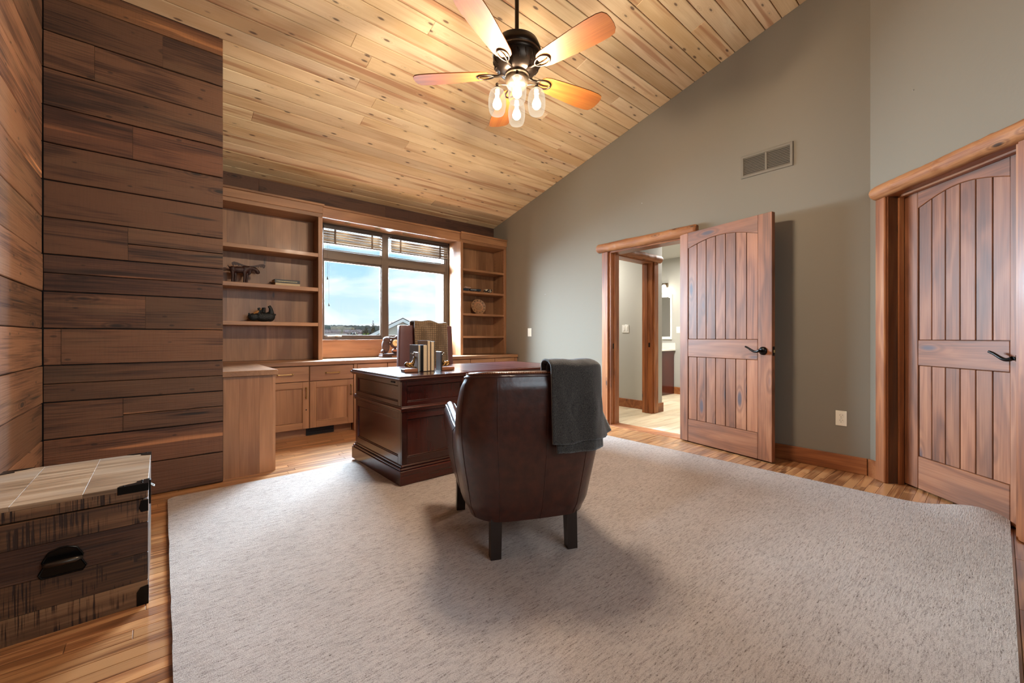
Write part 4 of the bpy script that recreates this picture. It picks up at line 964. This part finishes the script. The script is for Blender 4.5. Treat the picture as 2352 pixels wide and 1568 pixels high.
mk('handle_grip', M().tube([(.237-.044, -.006, .240), (.237-.040, -.026, .246), (.237-.034, -.032, .247), (.237+.034, -.032, .247), (.237+.040, -.026, .246), (.237+.044, -.006, .240)], [.006, .007, .009, .009, .007, .006], 12), plain('worn_iron', lin(70, 62, 54), .35, .8), hp, smooth=60)
mk('handle_rim', M().tube([(.237+a*.98, -.005, .238+b*.98) for a, b in hd+hd[:1]], .003, 6, False), bk, hp, smooth=60)

# ================================================================== armchair seen from behind
AC = thing('leather_armchair', 'dark brown leather tub armchair facing the desk', 'armchair', (1.452, 1.672, .0135), rad(-25))
def lerp(a, b, t): return a+(b-a)*t
def sstep(a, b, x): t = min(1, max(0, (x-a)/(b-a))); return t*t*(3-2*t)
def ac_plan(u, z):
    """outer plan point for u in [-1,1] (0 = middle of the back) at height z"""
    t = (z-.17)/.67
    Wd = lerp(.300, .346, sstep(0, .62, t))-.020*sstep(.7, 1, t)
    yb = lerp(-.325, -.375, t)+.0
    yf = lerp(.31, .40, min(1, t*1.5))
    r = .145
    s = abs(u); sg = 1 if u >= 0 else -1
    fb = Wd-r; la = r*math.pi/2; ls = yf-(yb+r); T = fb+la+ls; d = s*T
    bow = -.022*(1-min(1, (d/(fb+la*.6)))**2)
    if d < fb: return sg*d, yb+bow
    if d < fb+la:
        a = (d-fb)/r; return sg*(fb+r*math.sin(a)), yb+r*(1-math.cos(a))+bow
    return sg*Wd, yb+r+(d-fb-la)
def ac_top(u):
    s = abs(u)
    return lerp(.845-.014*sstep(.2, .42, s), .555+.045*sstep(.60, 1, s), sstep(.395, .53, s))
NU, NV = 140, 26
def ac_bottom(u): return .172+.02*sstep(.3, .9, abs(u))+.0
def outer(u, v):
    zb, zt = ac_bottom(u), ac_top(u); z = lerp(zb, zt, v); x, y = ac_plan(u, z)
    return Vector((x, y, z))
def nrm(u, z):
    e = .01; x0, y0 = ac_plan(max(-1, u-e), z); x1, y1 = ac_plan(min(1, u+e), z); d = Vector((x1-x0, y1-y0, 0)).normalized(); return Vector((d.y, -d.x, 0))
def shell_pt(u, v):
    """v 0..0.55 outer bottom->top, .55..0.72 rolled top, .72..1 inner top->seat"""
    th = lerp(.085, .075, sstep(.4, .7, abs(u)))
    zt = ac_top(u)
    if v <= .55: p = outer(u, v/.55*(1-.02)); n = nrm(u, p.z); k = v/.55; return p + n*(.012*math.sin(math.pi*k)-.014*sstep(.94, 1, k)-.018*sstep(.10, 0, k))
    p = outer(u, .98); n = nrm(u, p.z); a = n
    if v <= .72:
        t = (v-.55)/.17*math.pi; c = p-n*(th/2); return c+n*(math.cos(t)*(th/2-.014)) + Vector((0, 0, .024*math.sin(t)))
    k = (v-.72)/.28; q = p-n*(th-.014); return Vector((q.x, q.y, lerp(q.z, .40, k)))+n*(-.02*math.sin(math.pi*k))
m = M(); m.grid(lambda i, j: tuple(shell_pt(i*2-1, j)), NU, 60)
for u in (-1, 1):
    vs = [tuple(shell_pt(u, j/60)) for j in range(61)]; m.add(vs, [tuple(range(61))])
bs = [tuple(shell_pt(i/NU*2-1, 0)) for i in range(NU+1)]; inn = [tuple(shell_pt(i/NU*2-1, 1)) for i in range(NU+1)]
m.add(bs+[(0, .05, .165)], [(k, k+1, NU+1) for k in range(NU)]+[(NU, 0, NU+1)])
sh = mk('shell', m, MAT['leather'], AC, smooth=50)
bmx = bmesh.new(); bmx.from_mesh(sh.data); bmesh.ops.remove_doubles(bmx, verts=bmx.verts, dist=.0004); bmesh.ops.recalc_face_normals(bmx, faces=bmx.faces); bmx.to_mesh(sh.data); bmx.free()
sh.data.polygons.foreach_set('use_smooth', [True]*len(sh.data.polygons)); sh.data.set_sharp_from_angle(angle=rad(60))
for u in (-.62, -.36, -.20, .02, .22, .40, .66):
    mk('seam', M().tube([shell_pt(u+.012*math.sin(v*2.2), v*.545)+nrm(u, .5)*.0006 for v in [k/24 for k in range(25)]], .0018, 6), MAT['leather'], sh, smooth=60)
for v, nm in ((.556, 'piping'), (.70, 'piping')):
    mk(nm, M().tube([shell_pt(i/120*2-1, v)+nrm(i/120*2-1, .6)*(.002 if v < .6 else -.002) for i in range(121)], .0042, 6), MAT['leather'], sh, smooth=60)
mk('stitched_edge', M().tube([shell_pt(-.40+i/150*.8, .585)+Vector((0, 0, .003*(1 if i % 2 else .2))) for i in range(151)], .0035, 5), plain('edge_cord', lin(112, 62, 36), .5), sh)
mk('seat_cushion', M().prism([(-.235, -.22), (-.20, -.27), (.20, -.27), (.235, -.22), (.25, .34), (.22, .37), (-.22, .37), (-.25, .34)], .30, .445, 'xy'), MAT['leather'], AC)
for x_, y_, sp in ((-.187, -.29, 1), (.187, -.29, 1), (-.262, .29, 0), (.262, .29, 0)):
    lg = M(); t, b = .026, .024
    k = 1 if x_ > 0 else -1; ky = 1 if y_ > 0 else -1
    tx, ty_ = x_-k*.004, y_-ky*.006
    vs = [(tx+a*t, ty_+c*t, .215) for a, c in ((-1, -1), (1, -1), (1, 1), (-1, 1))]+[(x_+a*b, y_+c*b, 0) for a, c in ((-1, -1), (1, -1), (1, 1), (-1, 1))]
    lg.add(vs, [(0,1,2,3), (7,6,5,4), (0,4,5,1), (1,5,6,2), (2,6,7,3), (3,7,4,0)])
    mk('leg', lg, MAT['dark_wood'], AC)

# ---- folded charcoal throw over the chair back
def throw_mesh(u0, u1, drop, gap, front, seed, flare=0.0):
    m = M(); nu, nv = 36, 60
    def fn(i, j):
        u = lerp(u0, u1, i); zt = ac_top(min(u, .36))-.012*sstep(.36, .46, u)+.030+gap*.6
        L1, L2, L3 = front, .11, drop; s = j*(L1+L2+L3)
        topo = shell_pt(u, .55); n = nrm(u, .8); topi = shell_pt(u, .72)
        wav = .010*mnoise.noise((u*9+seed, s*3, 2))+.004*mnoise.noise((u*30, s*9+seed, 5))
        fold = .016*math.exp(-((u-.215)/.03)**2)
        if s < L1:
            k = 1-s/L1; q = topi-n*(.02+gap); return (q.x, q.y, zt-k*L1)
        if s < L1+L2:
            t = (s-L1)/L2; a = t*math.pi; c = (topo+topi)/2; h = (topo-topi).length/2+.026+gap
            q = c-n*(math.cos(a)*h); return (q.x, q.y, zt-.012+.032*math.sin(a)+wav*.6)
        k = (s-L1-L2)/L3; z = zt-.012-k*L3
        base = Vector((topo.x, topo.y, 0))+n*(.026+gap+wav*1.5*min(1, k*2)+fold*min(1, k*2)+.02*k+flare*k*k*sstep(.30, .5, u))
        return (base.x, base.y, z+.02*mnoise.noise((u*7+seed, 0, 0))*k)
    m.grid(fn, nu, nv); return m
th = thing('charcoal_throw', 'folded charcoal wool throw draped over the armchair back', 'throw', AC.location, rad(-25))
for nm, a in (('outer_fold', (.035, .455, .335, .012, .20, 2.0, .09)), ('inner_fold', (.06, .40, .372, .0, .22, 7.0, .02))):
    o = mk(nm, throw_mesh(*a), MAT['throw'], th, smooth=180)
    d = o.modifiers.new('s', 'SOLIDIFY'); d.thickness = .010; d.offset = 0

# ================================================================== ceiling fan
FX, FY, FZ = 1.705, 1.963, 2.677
fan = thing('ceiling_fan', 'bronze ceiling fan with five wooden blades and four glass shades', 'ceiling fan', (FX, FY, FZ))
bz, bh = MAT['bronze'], MAT['bronze_hi']
mk('downrod', M().tube([(0, 0, .22), (0, 0, ceil_z(FY)-FZ-.02)], .013, 14), bz, fan, smooth=60)
mk('canopy', M().lathe([(.02, .70), (.06, .72), (.075, .77), (.075, .84)], 28), bz, fan, smooth=50)
mk('motor_housing', M().lathe([(.02, .235), (.045, .23), (.095, .215), (.135, .185), (.150, .150), (.152, .125), (.146, .118), (.150, .110), (.150, .095), (.143, .088), (.150, .080), (.140, .040), (.110, .010), (.095, -.002), (.06, -.008), (0, -.008)], 48), bz, fan, smooth=50)
mk('housing_band', M().lathe([(.150, .118), (.1545, .113), (.150, .108)], 48), bh, fan, smooth=60)
for k in range(20):
    a = 2*math.pi*k/20; dx, dy = math.cos(a), math.sin(a); ex, ey = -dy, dx
    mk('rib', M().tube([(dx*.1485-ex*.008, dy*.1485-ey*.008, .074), (dx*.143, dy*.143, .052), (dx*.128+ex*.008, dy*.128+ey*.008, .026)], [.003, .0065, .003], 6), bz, fan, smooth=60)
mk('switch_housing', M().lathe([(.0, -.006), (.075, -.006), (.078, -.020), (.070, -.028), (.074, -.034), (.070, -.066), (.055, -.086), (.02, -.094), (0, -.094)], 36), bh, fan, smooth=50)
mk('finial', M().lathe([(.012, -.092), (.014, -.10), (.006, -.112), (0, -.114)], 16), bz, fan, smooth=60)
def blade():
    prof = [(.0, .034), (.015, .050), (.05, .060), (.14, .068), (.26, .077), (.36, .082), (.43, .080), (.462, .072), (.478, .05), (.484, .02)]
    top = [(x, w) for x, w in prof]; pts = top+[(x, -w) for x, w in reversed(prof)]
    return M().prism([(.178+x, y) for x, y in pts], -.003, .003, 'xy')
def iron():
    m = M()
    m.tube([(.075, 0, .006), (.12, 0, -.006), (.155, 0, -.004)], [.012, .008, .010], 8)
    lp = [(.148+.052*(1-math.cos(t)), .032*math.sin(t)*(1-.15*math.cos(t)), -.007) for t in [2*math.pi*k/24 for k in range(25)]]
    m.tube(lp, .0055, 8, False); m.tube([(.148, 0, -.007), (.165, .006, -.008), (.205, .008, -.008), (.238, 0, -.007)], [.004, .006, .005, .003], 6)
    return m
bme = bme_i = None
for k in range(5):
    a = rad(62+72*k)
    if bme is None:
        o = mk('blade', blade(), MAT['fan_blade'], fan, (0, 0, 0), (rad(-11), 0, a)); bme = o.data
        q = mk('blade_iron', iron(), bz, fan, (0, 0, 0), (rad(-11), 0, a), smooth=60); bme_i = q.data
    else:
        o = mk('blade', bme, None, fan, (0, 0, 0), (rad(-11), 0, a)); mk('blade_iron', bme_i, None, fan, (0, 0, 0), (rad(-11), 0, a))
for k in range(4):
    a = -YAW+k*math.pi/2; dx, dy = math.cos(a), math.sin(a); R = .124
    mk('light_arm', M().tube([(dx*.05, dy*.05, -.07), (dx*.09, dy*.09, -.066), (dx*R, dy*R, -.068)], .0045, 8), bh, fan, smooth=60)
    mk('arm_knuckle', M().ball((dx*R, dy*R, -.066), .010, 12, 8), bz, fan, smooth=60)
    mk('shade_holder', M().lathe([(.008, -.066), (.010, -.080), (.028, -.094), (.030, -.100)], 20, (dx*R, dy*R, 0)), bz, fan, smooth=50)
    sg = mk('glass_shade', M().lathe([(.028, -.096), (.040, -.106), (.050, -.130), (.0555, -.165), (.0555, -.200), (.050, -.235), (.042, -.252)], 28, (dx*R, dy*R, 0)), MAT['shade_glass'], fan, smooth=80)
    mk('bulb', M().lathe([(0, -.222), (.016, -.219), (.027, -.205), (.029, -.190), (.022, -.168), (.013, -.150), (.012, -.125)], 20, (dx*R, dy*R, 0)), MAT['bulb'], sg, smooth=80)
    mk('socket', M().lathe([(.014, -.095), (.014, -.126)], 16, (dx*R, dy*R, 0)), MAT['cream'], sg, smooth=50)
    point('fan_bulb_light', (dx*R, dy*R, -.195), FAN_W, (1.0, .84, .64), .028, fan)

# ================================================================== things on the shelves and worktop
mo = thing('moose_figurine', 'carved brown moose with wide antlers on the bookcase shelf', 'figurine', (.61, 4.93, 1.561), rad(0))
m = M()
m.ball((-.02, 0, .135), (.070, .030, .034), 16, 10); m.ball((.030, 0, .142), (.034, .032, .040), 14, 10); m.ball((-.075, 0, .138), (.028, .026, .030), 12, 8)
m.tube([(.04, 0, .150), (.075, 0, .160), (.10, 0, .158)], [.030, .024, .020], 12); m.tube([(.085, 0, .164), (.125, 0, .150), (.142, 0, .128)], [.019, .019, .020], 12)
m.ball((.140, 0, .126), (.022, .017, .020), 12, 8); m.tube([(.075, 0, .140), (.070, 0, .105), (.066, 0, .09)], [.016, .011, .006], 8)
for lx in (-.078, -.052, .022, .046):
    q = .014 if lx in (-.052, .046) else -.014
    m.tube([(lx, q, .125), (lx+.004, q, .07), (lx, q, .02), (lx+.004, q, .002)], [.019, .012, .011, .014], 10)
m.tube([(-.098, 0, .15), (-.116, 0, .172)], [.008, .004], 6)
fuse(mk('body', m, MAT['carved'], mo), .0035)
am = M()
for s in (-1, 1):
    o0 = [(.075+s*.005, .176), (.075+s*.05, .186), (.075+s*.10, .204), (.075+s*.128, .208), (.075+s*.146, .196), (.075+s*.140, .172), (.075+s*.126, .166), (.075+s*.122, .180), (.075+s*.108, .172), (.075+s*.098, .182), (.075+s*.086, .170), (.075+s*.072, .178), (.075+s*.060, .166), (.075+s*.04, .172), (.075+s*.005, .168)]
    aa = M().prism([(x-.012, z+.004) for x, z in (o0 if s > 0 else o0)], -.016 if s > 0 else -.004, -.004 if s > 0 else .008, 'xz')
    mk('antler', aa, MAT['carved'], mo)
def lay_book(label, x0, x1, z0, h, cover, grp):
    b = thing('book', label, 'book', (x0, 4.90, z0), 0, grp); w = x1-x0
    mk('page_block', M().box(.004, w-.004, .004, .17, .003, h-.003), MAT['paper'], b)
    mk('cover', M().box(0, w, 0, .175, 0, .0028, .001).box(0, w, 0, .175, h-.0028, h, .001).box(0, w, 0, .004, .001, h-.001, .001), cover, b)
    return b
lay_book('cream book lying at the bottom of the shelf stack', .905, 1.142, 1.561, .032, plain('cream_cover', lin(214, 190, 152), .6), 'stacked shelf books')
bt = lay_book('black book with pale lettering lying on the cream book', .90, 1.142, 1.594, .036, plain('black_cover', lin(26, 26, 24), .45), 'stacked shelf books')
mk('spine_title', M().box(.015, .215, -.0008, .0006, .012, .021), plain('title_print', lin(190, 178, 140), .6, var=.4, bscale=90), bt)
be = thing('bear_figurine', 'black bear figurine lying on its back on the bookcase shelf', 'figurine', (.785, 4.93, 1.178))
m = M()
m.ball((.02, 0, .050), (.085, .045, .048), 18, 12); m.ball((.075, 0, .056), (.050, .043, .052), 14, 10); m.ball((-.070, 0, .048), (.048, .036, .040), 14, 10)
m.ball((-.105, 0, .062), (.018, .014, .012), 10, 8); m.ball((-.098, .024, .074), (.010, .008, .012), 8, 6); m.ball((-.112, -.02, .078), (.010, .008, .012), 8, 6)
m.tube([(-.03, -.02, .075), (-.025, -.03, .12), (-.03, -.035, .142)], [.020, .014, .013], 10); m.tube([(-.02, .02, .075), (-.005, .03, .12), (-.012, .03, .138)], [.020, .014, .012], 10)
m.tube([(.02, .02, .08), (.026, .03, .13), (.026, .03, .150)], [.022, .016, .018], 10); m.tube([(.085, -.02, .085), (.078, -.03, .14), (.062, -.032, .166)], [.028, .018, .016], 10)
m.ball((.124, 0, .078), (.012, .010, .010), 8, 6)
fuse(mk('body', m, MAT['bear'], be), .004)
fx_ = M(); fx_.tube([(-.075, -.028, .082), (-.045, -.034, .098), (-.022, -.036, .118)], [.006, .014, .004], 10); fx_.tube([(-.022, -.036, .118), (-.012, -.038, .132)], [.003, .010], 8)
mk('fish', fx_, plain('amber_fish', lin(170, 116, 58), .4), be, smooth=60)
tn = thing('toy_train', 'small dark blue model train on the narrow bookcase shelf', 'toy train', (3.395, 4.905, 1.669), rad(-10))
nav = plain('navy_enamel', lin(24, 38, 52), .4)
mk('engine_body', M().box(-.03, .145, -.018, .018, .016, .046, .004), nav, tn)
mk('tender', M().box(-.140, -.045, -.018, .018, .014, .048, .004), nav, tn)
mk('lettering', M().box(-.02, .07, -.0188, -.0178, .026, .036), MAT['steel'], tn)
for x_ in (-.125, -.095, -.065, -.01, .03, .07, .11):
    for y_ in (-.017, .017): mk('wheel', M().lathe([(0, -.004), (.009, -.004), (.009, .004), (0, .004)], 12, (x_, y_, .009), 'y'), MAT['black'], tn)
mk('stone_load', M().ball((-.06, 0, .060), (.055, .015, .012), 10, 8).ball((-.09, 0, .066), (.022, .012, .012), 8, 6), plain('pink_stone', lin(176, 138, 120), .7, var=.2), tn, smooth=60)
bo = tag(mk('pottery_bowl', M().lathe([(.0, .002), (.040, .0), (.052, .010), (.064, .034), (.066, .052), (.060, .056), (.055, .050), (.050, .016), (0, .012)], 28), None, None, (3.70, 4.92, 1.669), smooth=60), 'small black-and-white patterned pottery bowl on the shelf', 'bowl')
def mat_pattern(name, c0, c1, sc):
    mm, nt, n, l, b = new_mat(name); b.inputs['Roughness'].default_value = .4
    t = N(n, 'ShaderNodeTexCoord'); v = N(n, 'ShaderNodeTexVoronoi', Scale=sc); l.new(t.outputs['Object'], v.inputs['Vector'])
    r = N(n, 'ShaderNodeValToRGB'); r.color_ramp.interpolation = 'CONSTANT'; r.color_ramp.elements[0].color = c0; r.color_ramp.elements[1].color = c1; r.color_ramp.elements[1].position = .42
    l.new(v.outputs['Distance'], r.inputs['Fac']); l.new(r.outputs['Color'], b.inputs['Base Color']); return mm
bo.data.materials[0] = mat_pattern('pottery_pattern', lin(226, 214, 188), lin(46, 38, 32), 46)
pl = thing('display_plate', 'round tan pottery plate on a stand in the narrow bookcase', 'plate', (3.55, 4.925, 1.356), rad(-12))
prot = (rad(-14), 0, 0)
mk('rim', M().lathe([(.066, .010), (.112, -.004), (.116, .0), (.112, .006), (.064, .018)], 40, (0, 0, .118), 'y'), plain('plate_rim', lin(150, 112, 78), .4, var=.3, bscale=60), pl, rot=prot, smooth=60)
mk('well', M().lathe([(0, .012), (.060, .010), (.068, .006), (.060, .020), (0, .022)], 40, (0, 0, .118), 'y'), plain('plate_well', lin(184, 124, 84), .35), pl, rot=prot, smooth=60)
for k in range(12):
    a = k*math.pi/6; mk('rim_mark', M().add([(.098*math.cos(a), .0, .118+.098*math.sin(a)), (.106*math.cos(a+.22), -.004, .118+.106*math.sin(a+.22)), (.076*math.cos(a+.11), .004, .118+.076*math.sin(a+.11))], [(0, 1, 2)]), plain('rim_mark', lin(92, 64, 44), .5) if k == 0 else bpy.data.materials['rim_mark'], pl, rot=prot)
mk('stand', M().box(-.05, .05, -.03, .04, 0, .014, .004), MAT['alder_x'], pl)
ck = thing('mantel_clock', 'carved dark animal clock on the worktop below the windows', 'clock', (2.155, 4.88, .771))
mk('base', M().box(-.125, .135, -.06, .06, 0, .028, .008), MAT['carved'], ck)
mk('base_step', M().box(-.118, .128, -.054, .054, .028, .046, .006), MAT['carved'], ck)
m = M()
m.ball((-.055, 0, .14), (.052, .038, .095), 14, 10); m.ball((-.045, 0, .215), (.048, .034, .040), 14, 10); m.ball((.06, 0, .175), (.062, .032, .064), 16, 10); m.ball((-.095, -.01, .07), (.028, .03, .030), 10, 8)
m.ball((.08, 0, .075), (.06, .04, .035), 12, 8); m.tube([(-.03, 0, .24), (.03, 0, .238), (.08, 0, .245), (.10, 0, .225)], [.018, .010, .010, .016], 8); m.ball((.09, 0, .252), (.022, .016, .016), 8, 6)
fuse(mk('body', m, MAT['carved'], ck), .004)
dl = mk('dial', M().lathe([(0, -.036), (.036, -.036), (.040, -.032), (.040, -.02)], 28, (.062, 0, .178), 'y'), plain('clock_dial', lin(214, 188, 136), .45), ck, smooth=40)
mk('hands', M().box(.060, .064, -.0375, -.0365, .176, .202).box(.062, .084, -.0375, -.0365, .176, .180), MAT['black'], dl)
mk('fish_ornament', M().ball((.05, -.042, .085), (.042, .008, .014), 12, 8), plain('copper_fish', lin(140, 84, 58), .4), ck, smooth=60)
mk('nameplate', M().box(.0, .085, -.0615, -.060, .006, .020), plain('plate_brass', lin(150, 100, 74), .4, .4), ck)

# ================================================================== outdoors beyond the window
def wp(u, depth, z):
    a = (u-1176)/F; return ((math.sin(YAW)+a*math.cos(YAW))*depth, (math.cos(YAW)-a*math.sin(YAW))*depth, z)
gm = M()
def hill(i, j):
    d = 12*(420/12)**j; x = (i-.35)*d*2.4
    z = -3.0+13.5*sstep(40, 420, d)*(.9+.18*mnoise.noise((x*.012, d*.004, 3)))+.35*mnoise.noise((x*.06, d*.05, 0))
    return (x, 6+d, z)
gm.grid(hill, 70, 50)
struct('ground_outside', gm, plain('scrub_ground', lin(150, 134, 112), .95, var=.25, bscale=.35), 'scrubby brown hillside beyond the windows', smooth=180)
def leafy(name, label, loc, h, w, mat, trunk, seed, conif=False, grp=None):
    t = thing(name, label, 'tree', loc, 0, grp); rnd = random.Random(seed); m = M()
    for k in range(150 if conif else 130):
        if conif:
            q = rnd.random(); r = w*(1-q)*rnd.uniform(.3, 1); a = rnd.random()*6.28; p = (r*math.cos(a), r*math.sin(a), h*(.22+.76*q)); s = w*.20*(1.15-q)
        else:
            a = rnd.random()*6.28; b = math.acos(rnd.uniform(-.6, 1)); r = rnd.uniform(.55, 1); p = (w*r*math.sin(b)*math.cos(a), w*r*math.sin(b)*math.sin(a), h*.5+h*.45*r*math.cos(b)); s = w*.22
        for _ in range(2):
            n = Vector((rnd.gauss(0, 1), rnd.gauss(0, 1), rnd.gauss(0, 1))).normalized(); u_ = n.orthogonal().normalized(); v_ = n.cross(u_)
            m.add([Vector(p)+u_*s*rnd.uniform(.6, 1.2), Vector(p)+v_*s*rnd.uniform(.6, 1.2), Vector(p)-u_*s*rnd.uniform(.6, 1.2), Vector(p)-v_*s*rnd.uniform(.6, 1.2)], [(0, 1, 2, 3)])
    mk('foliage', m, mat, t); mk('trunk', M().tube([(0, 0, 0), (0, 0, h*.7)], [w*.09, w*.03], 8), trunk, t)
    return t
green = plain('pale_foliage', lin(128, 146, 70), .8, var=.35, bscale=2); dark = plain('pine_foliage', lin(58, 74, 48), .8, var=.3, bscale=2); bark = plain('bark', lin(80, 64, 50), .9)
for k, (u, d, zb, h, w, c, lb) in enumerate((
    (838, 62, -3.0, 4.9, 1.4, 0, 'rounded pale green tree outside, left of the window mullion'), (866, 44, -3.0, 4.6, 1.4, 0, 'pale green tree outside against the window mullion'),
    (818, 78, -2.8, 4.8, 1.6, 0, 'small pale green tree outside above the window lock'), (903, 52, -3.0, 4.8, 1.3, 0, 'pale green tree outside between mullion and gable'),
    (857, 95, -1.5, 6.6, 1.5, 1, 'tall dark pine outside rising above the pale trees'), (841, 120, -1.0, 5.4, 1.8, 1, 'shorter dark pine outside on the skyline'),
    (811, 190, 1.2, 5.2, 2.6, 1, 'dark pine outside on the ridge in the middle of the window'), (900, 90, -1.5, 6.0, 1.6, 1, 'dark pine outside next to the neighbouring gable'))):
    x, y, _ = wp(u, d, 0); leafy('pine_tree' if c else 'shade_tree', lb, (x, y, zb), h, w, dark if c else green, bark, 30+k, bool(c), 'trees beyond the windows')
rt_ = M(); rnd = random.Random(5)
for k in range(700):
    u = rnd.uniform(735, 1035); d = rnd.uniform(230, 395); p = Vector(wp(u, d, 0)); zz = -3.0+13.5*sstep(40, 420, p.y-6)*.93
    s = rnd.uniform(.8, 2.0)
    rt_.ball((p.x, p.y, zz+s*.5), (s*1.3, s*1.3, s), 5, 4)
ro = mk('distant_treeline', rt_, plain('far_trees', lin(96, 96, 84), .9, var=.3, bscale=.1)); ro['kind'] = 'stuff'; tag(ro, 'distant grey-green trees covering the ridge outside', 'treeline')
x, y, _ = wp(925, 26, 0)
hs = thing('neighbour_house', 'pale gabled neighbouring house seen behind the desk chair', 'house', (x, y, -3.2), rad(-24))
mk('wall', M().prism([(-4.2, 0), (4.2, 0), (4.2, 3.0), (0, 5.15), (-4.2, 3.0)], -.1, 7.0, 'xz'), plain('beige_siding', lin(206, 200, 186), .8), hs)
for s in (-1, 1):
    mk('roof_slope', M().prism([(s*4.7, 2.86), (0, 5.27), (0, 5.42), (s*4.7, 3.0)], -.45, 7.4, 'xz'), plain('shingles', lin(78, 72, 68), .9), hs)
    mk('bargeboard', M().prism([(s*4.7, 2.76), (0, 5.16), (0, 5.36), (s*4.7, 2.96)], -.50, -.44, 'xz'), MAT['white'], hs)

# ================================================================== small nails left in the painted walls
for loc_, rz, lb in (((XR-.003, 3.98, 1.60), 0, 'tiny nail in the taupe wall above the light switch'), ((XR-.003, 2.50, 2.47), 0, 'tiny nail in the taupe wall above the log header')):
    tag(mk('wall_nail', M().lathe([(0, -.004), (.0035, -.003), (.0035, -.001), (.0015, 0), (.0015, .006)], 10, (0, 0, 0), 'x'), MAT['steel'], None, loc_, (0, 0, 0), smooth=50), lb, 'nail', 'wall nails')
nl = dpt(.36, .003, 2.62)
tag(mk('wall_nail', M().lathe([(0, -.004), (.0035, -.003), (.0035, -.001), (.0015, 0), (.0015, .006)], 10, (0, 0, 0), 'x'), MAT['steel'], None, nl, (0, 0, rad(-45)), smooth=50), 'tiny nail high on the angled wall', 'nail', 'wall nails')
